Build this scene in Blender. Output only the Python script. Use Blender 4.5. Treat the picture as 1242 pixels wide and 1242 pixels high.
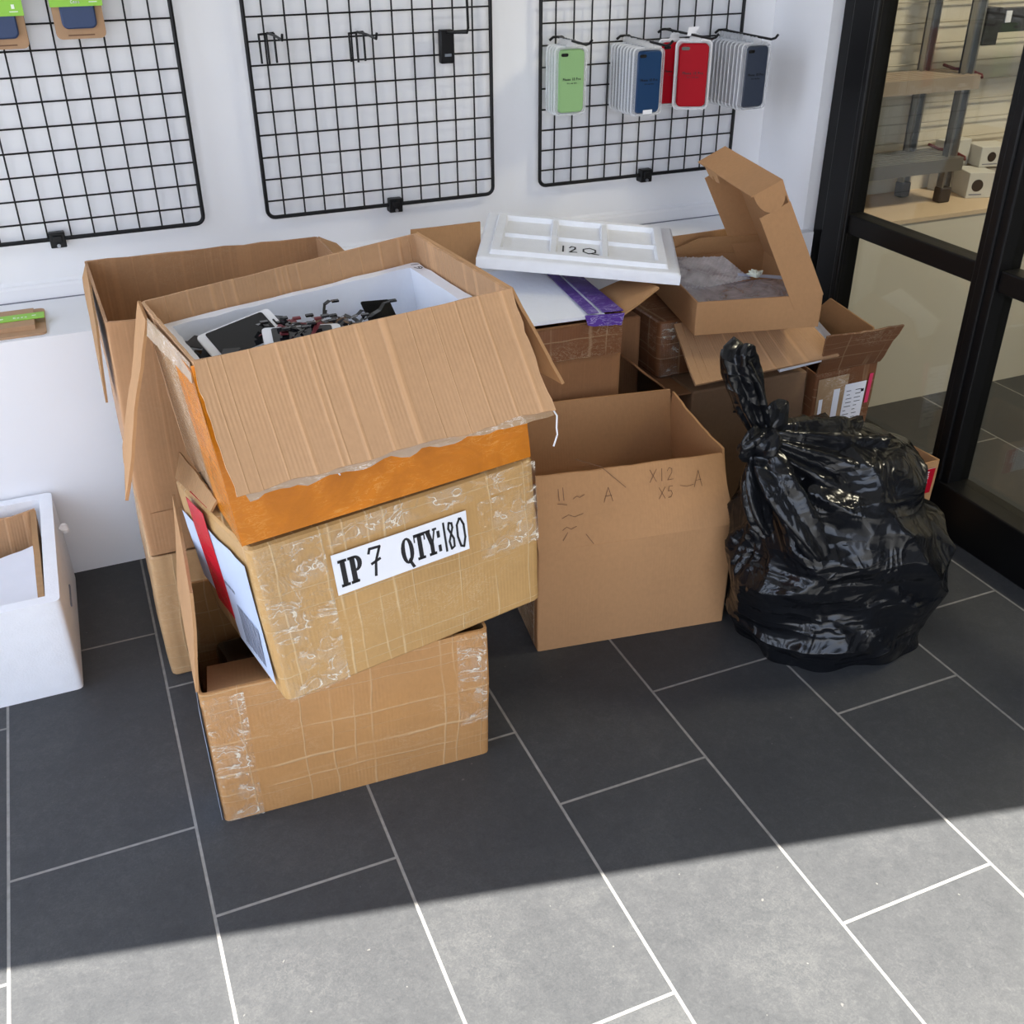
import bpy, bmesh, math, random
from mathutils import Vector, Matrix, noise
V = Vector
random.seed(7)
PI = math.pi
scene = bpy.context.scene
for o in list(bpy.data.objects):
    bpy.data.objects.remove(o)
COL = scene.collection

# ------------------------------------------------------------------ camera
F_PX, W_PX = 1261.6, 1242.0
yaw, pitch, roll = math.radians(22.595), math.radians(30.544), math.radians(-0.426)
fwd = V((math.sin(yaw)*math.cos(pitch), math.cos(yaw)*math.cos(pitch), -math.sin(pitch)))
rt = V((math.cos(yaw), -math.sin(yaw), 0)); up = rt.cross(fwd)
r2 = rt*math.cos(roll) + up*math.sin(roll); u2 = -rt*math.sin(roll) + up*math.cos(roll)
cd = bpy.data.cameras.new('camera'); cam = bpy.data.objects.new('camera', cd); COL.objects.link(cam)
cd.sensor_width = 36; cd.sensor_fit = 'HORIZONTAL'; cd.lens = 36*F_PX/W_PX; cd.clip_start = 0.02
cam.matrix_world = Matrix(((r2.x, u2.x, -fwd.x, 0.0092), (r2.y, u2.y, -fwd.y, -2.3101), (r2.z, u2.z, -fwd.z, 1.3798), (0, 0, 0, 1)))
scene.camera = cam

# ------------------------------------------------------------------ world, sun, exposure
vs = scene.view_settings
vs.view_transform = 'Standard'; vs.look = 'None'; vs.gamma = 1; vs.exposure = 0.28; vs.use_curve_mapping = False
world = bpy.data.worlds.new('sky'); scene.world = world; world.use_nodes = True
wn = world.node_tree; wn.nodes.clear()
wo = wn.nodes.new('ShaderNodeOutputWorld'); wb = wn.nodes.new('ShaderNodeBackground')
tc = wn.nodes.new('ShaderNodeTexCoord'); sx = wn.nodes.new('ShaderNodeSeparateXYZ')
cr = wn.nodes.new('ShaderNodeValToRGB')
cr.color_ramp.elements[0].position = 0.0; cr.color_ramp.elements[0].color = (0.60, 0.58, 0.54, 1)
cr.color_ramp.elements[1].position = 1.0; cr.color_ramp.elements[1].color = (0.55, 0.70, 1.0, 1)
e = cr.color_ramp.elements.new(0.5); e.color = (0.86, 0.90, 0.98, 1)
e = cr.color_ramp.elements.new(0.47); e.color = (0.60, 0.58, 0.54, 1)
mp = wn.nodes.new('ShaderNodeMapRange'); mp.inputs[1].default_value = -1; mp.inputs[2].default_value = 1
wn.links.new(tc.outputs['Generated'], sx.inputs[0]); wn.links.new(sx.outputs[2], mp.inputs[0])
wn.links.new(mp.outputs[0], cr.inputs[0]); # sky boosted and tinted blue towards -x, added to brighten the stub wall
lx = wn.nodes.new('ShaderNodeMath'); lx.operation = 'MULTIPLY'; lx.inputs[1].default_value = -1; lx.use_clamp = True
wn.links.new(sx.outputs[0], lx.inputs[0])
wm = wn.nodes.new('ShaderNodeMix'); wm.data_type = 'RGBA'; wm.blend_type = 'MULTIPLY'; wm.inputs[7].default_value = (1.62, 1.72, 1.86, 1)
wn.links.new(lx.outputs[0], wm.inputs[0]); wn.links.new(cr.outputs[0], wm.inputs[6]); wn.links.new(wm.outputs[2], wb.inputs[0]); wn.links.new(wb.outputs[0], wo.inputs[0])
wb.inputs[1].default_value = 2.45

SUN_EL = math.radians(50)
trav = V((0.20, 0.98, 0)).normalized()*math.cos(SUN_EL) + V((0, 0, -math.sin(SUN_EL)))
sd = bpy.data.lights.new('sun', 'SUN'); sun = bpy.data.objects.new('sun', sd); COL.objects.link(sun)
sd.energy = 27.0; sd.angle = math.radians(0.27); sd.color = (1.0, 0.97, 0.90)
sun.rotation_euler = trav.to_track_quat('-Z', 'Y').to_euler(); sun.location = (0, -6, 6)

def portal(name, loc, direction, w, h):
    ld = bpy.data.lights.new(name, 'AREA'); ld.shape = 'RECTANGLE'; ld.size = w; ld.size_y = h
    lo = bpy.data.objects.new(name, ld); COL.objects.link(lo); lo.location = loc
    lo.rotation_euler = V(direction).to_track_quat('-Z', 'Y').to_euler(); ld.cycles.is_portal = True

# ------------------------------------------------------------------ material helpers
def srgb(r, g, b):
    f = lambda c: (c/255/12.92) if c/255 <= 0.04045 else ((c/255+0.055)/1.055)**2.4
    return (f(r), f(g), f(b), 1)

class NT:
    def __init__(s, name):
        s.m = bpy.data.materials.new(name); s.m.use_nodes = True
        s.t = s.m.node_tree; s.t.nodes.clear()
        s.out = s.n('ShaderNodeOutputMaterial'); s.p = s.n('ShaderNodeBsdfPrincipled')
        s.l(s.p.outputs[0], s.out.inputs[0])
    def n(s, t, **k):
        x = s.t.nodes.new(t)
        for a, b in k.items(): setattr(x, a, b)
        return x
    def l(s, a, b): s.t.links.new(a, b)
    def math(s, op, a, b=None, c=None):
        x = s.n('ShaderNodeMath', operation=op)
        for i, v in enumerate((a, b, c)):
            if v is None: continue
            if isinstance(v, (int, float)): x.inputs[i].default_value = v
            else: s.l(v, x.inputs[i])
        return x.outputs[0]
    def noise(s, vec, scale, detail=4, rough=0.5, dist=0):
        x = s.n('ShaderNodeTexNoise'); x.inputs['Scale'].default_value = scale; x.inputs['Detail'].default_value = detail
        x.inputs['Roughness'].default_value = rough; x.inputs['Distortion'].default_value = dist
        if vec is not None: s.l(vec, x.inputs['Vector'])
        return x.outputs['Fac']
    def mapping(s, vec, scale=(1, 1, 1), loc=(0, 0, 0), rot=(0, 0, 0)):
        x = s.n('ShaderNodeMapping'); x.inputs['Scale'].default_value = scale; x.inputs['Location'].default_value = loc
        x.inputs['Rotation'].default_value = rot; s.l(vec, x.inputs['Vector']); return x.outputs[0]
    def ramp(s, fac, stops):
        x = s.n('ShaderNodeValToRGB'); els = x.color_ramp.elements
        els[0].position, els[0].color = stops[0]; els[1].position, els[1].color = stops[-1]
        for p, c in stops[1:-1]:
            q = els.new(p); q.color = c
        s.l(fac, x.inputs[0]); return x.outputs[0]
    def mix(s, fac, a, b, mode='MIX'):
        x = s.n('ShaderNodeMix', data_type='RGBA', blend_type=mode)
        for sock, v in ((x.inputs[0], fac), (x.inputs[6], a), (x.inputs[7], b)):
            if isinstance(v, (int, float, tuple)): sock.default_value = v
            else: s.l(v, sock)
        return x.outputs[2]
    def bump(s, h, strength=0.3, dist=0.002, nrm=None):
        x = s.n('ShaderNodeBump'); x.inputs['Strength'].default_value = strength; x.inputs['Distance'].default_value = dist
        s.l(h, x.inputs['Height'])
        if nrm is not None: s.l(nrm, x.inputs['Normal'])
        return x.outputs[0]

def simple(name, col, rough=0.5, metal=0.0, var=0.0, vscale=20, bump=0.0, bscale=60, coat=0.0, spec=0.5):
    m = NT(name); tcn = m.n('ShaderNodeTexCoord').outputs['Object']
    m.p.inputs['Roughness'].default_value = rough; m.p.inputs['Metallic'].default_value = metal
    m.p.inputs['Coat Weight'].default_value = coat; m.p.inputs['Specular IOR Level'].default_value = spec
    if var:
        n1 = m.noise(tcn, vscale, 5)
        d = tuple(c*(1-var) for c in col[:3])+(1,); u = tuple(min(1, c*(1+var)) for c in col[:3])+(1,)
        m.l(m.ramp(n1, [(0.3, d), (0.7, u)]), m.p.inputs['Base Color'])
    else: m.p.inputs['Base Color'].default_value = col
    if bump:
        m.l(m.bump(m.noise(tcn, bscale, 4), bump, 0.002), m.p.inputs['Normal'])
    return m.m

def cardboard(name, col, flute=0.25, fdir='u', pitch_=0.0065, tape=0.0, lines=0.0, crease=0.0, shine=0.0, seed=0.0, var=0.10):
    """brown board in metre UVs: fine flutes, fibres, optional clear tape film with pale wrinkles"""
    m = NT(name); uv = m.n('ShaderNodeTexCoord').outputs['UV']
    uvo = m.mapping(uv, loc=(seed, seed*0.7, 0))
    sp = m.n('ShaderNodeSeparateXYZ'); m.l(uv, sp.inputs[0])
    ax = sp.outputs[0] if fdir == 'u' else sp.outputs[1]
    big = m.noise(uvo, 5, 4, 0.55); fine = m.noise(m.mapping(uvo, (120, 80, 1) if fdir == 'u' else (80, 120, 1)), 1, 4, 0.6)
    dark = tuple(c*(1-var*1.5) for c in col[:3])+(1,); lite = tuple(min(1, c*(1+var)) for c in col[:3])+(1,)
    c = m.ramp(big, [(0.25, dark), (0.75, lite)])
    c = m.mix(0.16, c, m.ramp(fine, [(0.3, tuple(x*0.7 for x in col[:3])+(1,)), (0.7, tuple(min(1, x*1.25) for x in col[:3])+(1,))]))
    wob = m.math('MULTIPLY', big, 0.0022)
    fl = m.math('SINE', m.math('MULTIPLY', m.math('ADD', ax, wob), 2*PI/pitch_))
    flm = m.ramp(m.noise(uvo, 9, 2), [(0.35, (0, 0, 0, 1)), (0.65, (1, 1, 1, 1))])
    c = m.mix(m.math('MULTIPLY', m.math('MULTIPLY', m.math('ADD', fl, 1), flm), 0.05*flute/0.25*0.5), c, tuple(x*0.62 for x in col[:3])+(1,))
    h = m.math('MULTIPLY', m.math('MULTIPLY', fl, flm), flute)
    if crease:
        # irregular score lines running across the flutes' direction
        cv0 = m.n('ShaderNodeCombineXYZ'); m.l(m.math('MULTIPLY', m.math('ADD', ax, m.math('MULTIPLY', big, 0.003)), 26), cv0.inputs[0]); cv0.inputs[1].default_value = seed
        cn = m.noise(cv0.outputs[0], 1, 1, 0.3)
        cl = m.ramp(m.math('ABSOLUTE', m.math('SUBTRACT', cn, 0.5)), [(0.0, (1, 1, 1, 1)), (0.022, (0, 0, 0, 1))])
        h = m.math('ADD', h, m.math('MULTIPLY', cl, crease*3))
        c = m.mix(m.math('MULTIPLY', cl, 0.55*min(1, crease*2)), c, tuple(min(1, x*1.35) for x in col[:3])+(1,))
    if lines:
        dist = m.n('ShaderNodeVectorMath', operation='ADD')
        nz = m.n('ShaderNodeTexNoise'); nz.inputs['Scale'].default_value = 7; m.l(uvo, nz.inputs['Vector'])
        sc = m.n('ShaderNodeVectorMath', operation='SCALE'); sc.inputs['Scale'].default_value = 0.02; m.l(nz.outputs['Color'], sc.inputs[0])
        m.l(uvo, dist.inputs[0]); m.l(sc.outputs[0], dist.inputs[1])
        sd_ = m.n('ShaderNodeSeparateXYZ'); m.l(dist.outputs[0], sd_.inputs[0])
        def setlines(ax_, freq, thr, sdv, stretch):
            # straight but irregularly spaced, broken wrinkle lines
            cv = m.n('ShaderNodeCombineXYZ'); m.l(m.math('MULTIPLY', ax_, freq), cv.inputs[0]); cv.inputs[1].default_value = sdv
            n_ = m.noise(cv.outputs[0], 1, 0, 0)
            ln = m.ramp(m.math('ABSOLUTE', m.math('SUBTRACT', n_, 0.5)), [(0.0, (1, 1, 1, 1)), (thr, (0, 0, 0, 1))])
            br_ = m.ramp(m.noise(m.mapping(uvo, stretch, loc=(sdv, sdv, 0)), 1, 3, 0.6), [(0.36, (0, 0, 0, 1)), (0.52, (1, 1, 1, 1))])
            return m.math('MULTIPLY', ln, br_)
        l1 = setlines(sd_.outputs[0], 22, 0.022, 1.3, (16, 7, 1)); l2 = setlines(m.math('ADD', sd_.outputs[1], m.math('MULTIPLY', sd_.outputs[0], 0.03)), 38, 0.028, 7.7, (6, 18, 1))
        lm = m.math('MAXIMUM', l1, l2)
        c = m.mix(m.math('MULTIPLY', lm, 0.75*lines), c, srgb(232, 206, 162))
        h = m.math('ADD', h, m.math('MULTIPLY', lm, 2.0))
    if tape:
        wr = m.noise(m.mapping(uvo, (1, 2.2, 1)), 26, 5, 0.7, 1.4)
        wl = m.ramp(m.math('ABSOLUTE', m.math('SUBTRACT', wr, 0.5)), [(0.0, (1, 1, 1, 1)), (0.02, (0, 0, 0, 1))])
        pm = m.ramp(m.noise(m.mapping(uvo, loc=(3.1, 1, 0)), 6, 2), [(0.50, (0, 0, 0, 1)), (0.62, (1, 1, 1, 1))])
        wl = m.math('MULTIPLY', wl, pm)
        c = m.mix(m.math('MULTIPLY', wl, 0.30*tape), c, srgb(238, 222, 190))
        h = m.math('ADD', h, m.math('MULTIPLY', wr, 1.6*tape))
        m.p.inputs['Coat Weight'].default_value = tape; m.p.inputs['Coat Roughness'].default_value = 0.22
    m.l(c, m.p.inputs['Base Color']); m.p.inputs['Roughness'].default_value = 0.85 - shine
    m.l(m.bump(h, 0.55, 0.0009), m.p.inputs['Normal'])
    if tape:
        m.l(m.bump(wr, 0.5, 0.0015), m.p.inputs['Coat Normal'])
    return m.m

def tape_mat(name, col, rough=0.18, seed=0.0, wr=0.6, cloudy=None):
    m = NT(name); uv = m.mapping(m.n('ShaderNodeTexCoord').outputs['UV'], loc=(seed, seed, 0))
    n1 = m.noise(uv, 9, 5, 0.6, 0.8); n2 = m.noise(m.mapping(uv, (1, 3, 1)), 30, 4, 0.6, 1.0)
    c = m.ramp(n1, [(0.3, tuple(x*0.75 for x in col[:3])+(1,)), (0.7, tuple(min(1, x*1.15) for x in col[:3])+(1,))])
    if cloudy:
        wl = m.ramp(m.math('ABSOLUTE', m.math('SUBTRACT', n2, 0.5)), [(0.0, (1, 1, 1, 1)), (0.03, (0, 0, 0, 1))])
        c = m.mix(m.math('MULTIPLY', wl, m.ramp(n1, [(0.45, (0, 0, 0, 1)), (0.6, (0.8, 0.8, 0.8, 1))])), c, cloudy)
    m.l(c, m.p.inputs['Base Color']); m.p.inputs['Roughness'].default_value = rough
    m.l(m.bump(n2, wr, 0.0012), m.p.inputs['Normal'])
    return m.m

# ------------------------------------------------------------------ mesh helpers
class MB:
    def __init__(s): s.v = []; s.f = []; s.uv = []; s.mi = []
    def add(s, vs, fs, uvs=None, mi=0):
        b = len(s.v); s.v += [V(p) for p in vs]
        for i, f in enumerate(fs):
            s.f.append([b+k for k in f]); s.mi.append(mi)
            s.uv.append(uvs[i] if uvs else None)
        return s
    def box(s, lo, hi, mi=0):
        x0, y0, z0 = lo; x1, y1, z1 = hi
        return s.hexa([(x0, y0, z0), (x1, y0, z0), (x1, y1, z0), (x0, y1, z0)], [(x0, y0, z1), (x1, y0, z1), (x1, y1, z1), (x0, y1, z1)], mi)
    def hexa(s, b, t, mi=0):
        return s.add(list(b)+list(t), [(3, 2, 1, 0), (4, 5, 6, 7), (0, 1, 5, 4), (1, 2, 6, 5), (2, 3, 7, 6), (3, 0, 4, 7)], mi=mi)
    def tube(s, pts, r, seg=8, closed=False, mi=0, cap=True):
        pts = [V(p) for p in pts]; n = len(pts); rs = r if isinstance(r, (list, tuple)) else [r]*n
        d0 = (pts[1]-pts[0]).normalized(); a = V((0, 0, 1)) if abs(d0.z) < 0.9 else V((1, 0, 0))
        nrm = d0.cross(a).normalized(); vs = []; 
        for i in range(n):
            if closed: d = (pts[(i+1) % n]-pts[i-1])
            else: d = pts[min(i+1, n-1)]-pts[max(i-1, 0)]
            d = d.normalized(); nrm = (nrm - d*nrm.dot(d)).normalized(); bi = d.cross(nrm)
            for k in range(seg):
                an = 2*PI*k/seg; vs.append(pts[i]+(nrm*math.cos(an)+bi*math.sin(an))*rs[i])
        fs = []
        for i in range(n if closed else n-1):
            j = (i+1) % n
            for k in range(seg):
                l = (k+1) % seg; fs.append((i*seg+k, i*seg+l, j*seg+l, j*seg+k))
        if cap and not closed:
            fs.append(tuple(range(seg))[::-1]); fs.append(tuple((n-1)*seg+k for k in range(seg)))
        return s.add(vs, fs, mi=mi)
    def cyl(s, c, r, h, axis='z', seg=16, mi=0):
        d = {'x': V((1, 0, 0)), 'y': V((0, 1, 0)), 'z': V((0, 0, 1))}[axis]; c = V(c)
        return s.tube([c-d*h/2, c+d*h/2], r, seg, mi=mi)
    def prism(s, poly, n, mi=0):
        """polygon (list of 3d points) extruded by vector n"""
        p = [V(q) for q in poly]; n = V(n); k = len(p)
        fs = [tuple(range(k))[::-1], tuple(range(k, 2*k))]+[(i, (i+1) % k, k+(i+1) % k, k+i) for i in range(k)]
        return s.add(p+[q+n for q in p], fs, mi=mi)
    def build(s, name, mats, parent=None, angle=35, smooth=True, fix=True):
        me = bpy.data.meshes.new(name); me.from_pydata([tuple(p) for p in s.v], [], s.f)
        mats = mats if isinstance(mats, (list, tuple)) else [mats]
        for m in mats: me.materials.append(m)
        uvl = me.uv_layers.new(name='UVMap')
        for p in me.polygons:
            p.material_index = s.mi[p.index]; uv = s.uv[p.index]
            nn = p.normal; ax = max(range(3), key=lambda i: abs(nn[i]))
            for j, li in enumerate(p.loop_indices):
                if uv is not None: uvl.data[li].uv = uv[j]
                else:
                    co = me.vertices[me.loops[li].vertex_index].co
                    uvl.data[li].uv = ((co.y, co.z), (co.x, co.z), (co.x, co.y))[ax]
        if fix:
            bm = bmesh.new(); bm.from_mesh(me); bmesh.ops.recalc_face_normals(bm, faces=bm.faces); bm.to_mesh(me); bm.free()
        if smooth:
            me.polygons.foreach_set('use_smooth', [True]*len(me.polygons)); me.set_sharp_from_angle(angle=math.radians(angle))
        me.update()
        o = bpy.data.objects.new(name, me); COL.objects.link(o)
        if parent is not None: o.parent = parent
        return o

def thing(name, label, cat, loc=(0, 0, 0), group=None):
    o = bpy.data.objects.new(name, None); COL.objects.link(o); o.empty_display_size = 0.05
    o.location = loc; o['label'] = label; o['category'] = cat
    if group: o['group'] = group
    return o
def tag(o, label, cat, group=None):
    o['label'] = label; o['category'] = cat
    if group: o['group'] = group
    return o
def struct(o): o['kind'] = 'structure'; return o

def at_base(root, objs=None):
    """keep world-space meshes in place under an empty that sits at the thing's base"""
    bpy.context.view_layer.update()
    for ch in root.children:
        ch.matrix_parent_inverse = Matrix.Translation(-V(root.location))
    return root

def nz3(p, s=1.0, sd=0.0): return noise.noise(V((p[0]*s+sd, p[1]*s+sd*1.7, p[2]*s-sd)))

def body8(b4, t4, t=0.005, r=0.008, closed=False, nz=10, ns=12, bulge=0.002, seed=0.0, rim=0.0, tucktop=0.0, sag=0.0):
    """rounded-corner carton through four bottom and four top corners (FL, FR, BR, BL)"""
    b4 = [V(p) for p in b4]; t4 = [V(p) for p in t4]; mb = MB()
    cen = sum(b4+t4, V())/8
    def loop(f, inset):
        c4 = [b4[i].lerp(t4[i], f) for i in range(4)]; c = sum(c4, V())/4; pts = []; L = 0
        c4 = [p+((c4[(i+1) % 4]-p).normalized()+(c4[i-1]-p).normalized())*inset for i, p in enumerate(c4)]
        for i in range(4):
            p, q, o_ = c4[i], c4[(i+1) % 4], c4[i-1]
            din = (p-o_).normalized(); dout = (q-p).normalized(); rr = max(r-inset, 0.001)
            for k in range(4):           # rounded corner
                a = k/3; s0 = p-din*rr; s1 = p+dout*rr
                pts.append((s0.lerp(p, a)).lerp(p.lerp(s1, a), a))
            nq = (q-p).length
            for k in range(1, ns):
                pts.append(p+dout*(rr+(nq-2*rr)*k/ns))
        return pts
    levels = [k/nz for k in range(nz+1)]
    def ring(f, inset):
        pts = loop(f, inset); c = sum(pts, V())/len(pts); out = []
        for p in pts:
            d = (p-c); d.z = 0; d.normalize()
            amp = bulge*(0.35+0.65*math.sin(PI*min(1, max(0, f))))
            n = nz3(p, 6, seed)*amp+nz3(p, 22, seed+5)*amp*0.35 + bulge*0.8*math.sin(PI*f)
            q = p+d*n
            if rim and f > 0.999: q = q+V((0, 0, nz3(p, 45, seed)*rim))
            out.append(q)
        return out
    rings = []
    if closed:
        rings = [ring(0, 0.003)]; rings[0] = rings[0]
        rings += [ring(0.004/max(0.01, (t4[0]-b4[0]).length)+f*(1-0.008/max(0.01, (t4[0]-b4[0]).length)), 0) for f in levels]
        rings += [ring(1, 0.004)]
    else: rings = [ring(f, 0) for f in levels]
    n = len(rings[0]); per = [0]
    for i in range(n): per.append(per[-1]+(rings[0][(i+1) % n]-rings[0][i]).length)
    H = (t4[0]-b4[0]).length
    vs = [p for rg in rings for p in rg]; fs = []; uvs = []
    zz = [0]
    for a in range(1, len(rings)): zz.append(zz[-1]+(rings[a][0]-rings[a-1][0]).length)
    for a in range(len(rings)-1):
        for i in range(n):
            j = (i+1) % n
            fs.append((a*n+i, a*n+j, (a+1)*n+j, (a+1)*n+i))
            uvs.append([(per[i], zz[a]), (per[i+1], zz[a]), (per[i+1], zz[a+1]), (per[i], zz[a+1])])
    base = 0; fs.append(tuple(range(n))[::-1]); uvs.append([(rings[0][k].x, rings[0][k].y) for k in range(n)][::-1])
    if closed:
        # top with a centre grid: ring shrunk towards centre in steps
        top = rings[-1]; c = sum(top, V())/n; last = (len(rings)-1)*n; prev = last
        ex = (top[n//4]-top[0])
        for st in (0.12, 0.35, 0.65):
            ids = len(vs)
            for p in top:
                q = p.lerp(c, st); vs.append(q+V((0, 0, nz3(q, 9, seed+2)*bulge-sag*st)))
            for i in range(n):
                j = (i+1) % n; fs.append((prev+i, prev+j, ids+j, ids+i))
                uvs.append([(vs[k].x, vs[k].y) for k in fs[-1]])
            prev = ids
        fs.append(tuple(prev+i for i in range(n))); uvs.append([(vs[k].x, vs[k].y) for k in fs[-1]])
    else:
        f0 = t/H; inn = [[p for p in ring(f0+(1-f0)*k/nz, t)] for k in range(nz, -1, -1)]
        o = len(vs); vs += [p for rg in inn for p in rg]; last = (len(rings)-1)*n
        for i in range(n):
            j = (i+1) % n; fs.append((last+i, last+j, o+j, o+i)); uvs.append([(per[i], 0), (per[i+1], 0), (per[i+1], t), (per[i], t)])
        for a in range(nz):
            for i in range(n):
                j = (i+1) % n; fs.append((o+a*n+i, o+a*n+j, o+(a+1)*n+j, o+(a+1)*n+i))
                uvs.append([(per[i], -a*H/nz), (per[i+1], -a*H/nz), (per[i+1], -(a+1)*H/nz), (per[i], -(a+1)*H/nz)])
        e_ = o+nz*n; fs.append(tuple(e_+i for i in range(n))); uvs.append([(vs[e_+k].x, vs[e_+k].y) for k in range(n)])
    mb.add(vs, fs, uvs)
    return mb

def slab(c4, t=0.005, nu=12, nv=8, bow=0.0, amp=0.001, jag=0.0, seed=0.0, jagsides='tlr', uvs=1.0, folds=0.0):
    """board through 4 corners: P0->P1 is the hinge, P2,P3 the free edge; t is extruded along the normal"""
    P = [V(p) for p in c4]; nrm = (P[1]-P[0]).cross(P[3]-P[0]).normalized()
    W = (P[1]-P[0]).length; H = ((P[3]-P[0]).length+(P[2]-P[1]).length)/2
    fr = []; 
    for j in range(nv+1):
        v = j/nv
        for i in range(nu+1):
            u = i/nu; p = P[0].lerp(P[1], u).lerp(P[3].lerp(P[2], u), v)
            ev = (P[3].lerp(P[2], u)-P[0].lerp(P[1], u)).normalized(); eu = (P[1]-P[0]).normalized()
            off = amp*nz3(p, 9, seed)*min(1, v*3)+bow*math.sin(PI*v)*0.5+bow*math.sin(PI*u)*v*0.5
            if folds: off += folds*abs(math.sin(u*17+seed+0.6*math.sin(v*5)))*v
            p = p+nrm*off
            if jag:
                if j == nv and 't' in jagsides: p = p+ev*jag*(nz3(p, 30, seed)+0.5*nz3(p, 90, seed))
                if i == 0 and 'l' in jagsides: p = p+eu*jag*nz3(p, 40, seed+3)
                if i == nu and 'r' in jagsides: p = p+eu*jag*nz3(p, 40, seed+4)
            fr.append(p)
    n = len(fr); vs = fr+[p-nrm*t for p in fr]; w = nu+1; fs = []; uv = []
    for j in range(nv):
        for i in range(nu):
            a = j*w+i; q = (a, a+1, a+w+1, a+w); 
            u4 = [(i/nu*W, j/nv*H), ((i+1)/nu*W, j/nv*H), ((i+1)/nu*W, (j+1)/nv*H), (i/nu*W, (j+1)/nv*H)]
            fs.append(q); uv.append(u4); fs.append(tuple(n+k for k in q[::-1])); uv.append(u4[::-1])
    edge = [i for i in range(nu+1)]+[j*w+nu for j in range(1, nv+1)]+[nv*w+i for i in range(nu-1, -1, -1)]+[j*w for j in range(nv-1, 0, -1)]
    m = len(edge)
    for k in range(m):
        a, b = edge[k], edge[(k+1) % m]; fs.append((b, a, n+a, n+b)); uv.append([(k*.01, 0), (k*.01+.01, 0), (k*.01+.01, t), (k*.01, t)])
    return MB().add(vs, fs, uv)

def bil(q, u, v):
    q = [V(p) for p in q]; return q[0].lerp(q[1], u).lerp(q[3].lerp(q[2], u), v)

def patch(q4, u0, u1, v0, v1, off=0.0008, t=0.0006, nu=8, nv=8, **k):
    """a thin film/label lying on the face q4 (FL, FR, TR, TL seen from outside), raised by off"""
    c = [bil(q4, u0, v0), bil(q4, u1, v0), bil(q4, u1, v1), bil(q4, u0, v1)]
    nrm = (c[1]-c[0]).cross(c[3]-c[0]).normalized()
    return slab([p+nrm*(off+t) for p in c], t=t, nu=nu, nv=nv, **k)

# pen strokes ---------------------------------------------------------------
GL = {
 '0': [[(.5, 1), (.15, .8), (.1, .4), (.3, .05), (.6, 0), (.85, .3), (.85, .75), (.6, .98), (.4, .98)]],
 '1': [[(.5, 1), (.5, 0)]],
 '2': [[(.05, .75), (.3, 1), (.7, .9), (.7, .6), (.1, .02), (.9, .05)]],
 '5': [[(.85, 1), (.3, 1), (.2, .6), (.6, .62), (.8, .35), (.6, .05), (.2, .03)]],
 '6': [[(.7, 1), (.3, .7), (.15, .3), (.4, 0), (.75, .15), (.7, .45), (.2, .4)]],
 '7': [[(.1, .85), (.2, 1), (.9, .98), (.5, .5), (.35, 0)], [(.2, .45), (.8, .55)]],
 '8': [[(.7, .9), (.35, .95), (.2, .75), (.75, .35), (.7, .08), (.3, .02), (.15, .3), (.75, .75), (.7, .92)]],
 'X': [[(.05, 1), (.95, 0)], [(.95, 1), (.05, 0)]],
 'A': [[(.1, 0), (.5, 1), (.9, 0)], [(.25, .4), (.8, .42)]],
 '-': [[(.1, .45), (.9, .5)]],
 'Q': [[(.5, 1), (.12, .75), (.12, .3), (.45, .02), (.85, .3), (.85, .75), (.5, 1)], [(.5, .1), (1.05, -.02)]],
 'S': [[(.85, .9), (.4, 1), (.15, .75), (.8, .3), (.6, .02), (.1, .1)]],
 'P': [[(.1, 0), (.1, 1), (.7, .95), (.75, .6), (.1, .5)]],
 'L': [[(.1, 1), (.1, 0), (.8, 0)]], 'I': [[(.5, 0), (.5, 1)]],
 'C': [[(.85, .85), (.45, 1), (.1, .6), (.2, .1), (.85, .1)]],
 'E': [[(.8, 1), (.1, 1), (.1, 0), (.8, 0)], [(.1, .5), (.7, .5)]],
 'R': [[(.1, 0), (.1, 1), (.7, .95), (.75, .6), (.1, .5), (.8, 0)]],
 'h': [[(.1, 0), (.1, 1)], [(.1, .5), (.5, .65), (.7, .4), (.7, 0)]],
 'o': [[(.4, .6), (.1, .3), (.4, 0), (.7, .3), (.4, .6)]],
 'n': [[(.1, 0), (.1, .6)], [(.1, .45), (.5, .6), (.7, .4), (.7, 0)]],
 'e': [[(.1, .3), (.7, .33), (.4, .62), (.1, .3), (.4, 0), (.7, .1)]],
 'l': [[(.4, 0), (.4, 1)]], 'i': [[(.4, 0), (.4, .6)]], 's': [[(.7, .55), (.2, .5), (.6, .2), (.1, .03)]], 'r': [[(.2, 0), (.2, .6), (.6, .55)]],
 'a': [[(.7, .6), (.2, .55), (.1, .2), (.4, 0), (.7, .3)], [(.7, .6), (.7, 0)]],
}
def ink(mb, o, ex, ey, strokes, w, t=0.0004, mi=0):
    """flat pen strokes in the plane (o, ex, ey)"""
    o, ex, ey = V(o), V(ex), V(ey); n = ex.cross(ey).normalized()
    for st in strokes:
        P = [o+ex*a+ey*b for a, b in st]
        for a, b in zip(P[:-1], P[1:]):
            d = (b-a)
            if d.length < 1e-7: continue
            d = d.normalized(); s_ = d.cross(n)*w/2; a2 = a-d*w*0.3; b2 = b+d*w*0.3
            mb.prism([a2-s_, b2-s_, b2+s_, a2+s_], n*t, mi)
def write(mb, text, o, ex, ey, size, w, gap=0.25, cw=0.62, t=0.0004, mi=0):
    o, ex, ey = V(o), V(ex).normalized(), V(ey).normalized(); x = 0
    for ch in text:
        if ch in GL:
            ink(mb, o+ex*x, ex*size*cw, ey*size, GL[ch], w, t, mi)
        x += size*(cw+gap) if ch != ' ' else size*0.6
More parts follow.
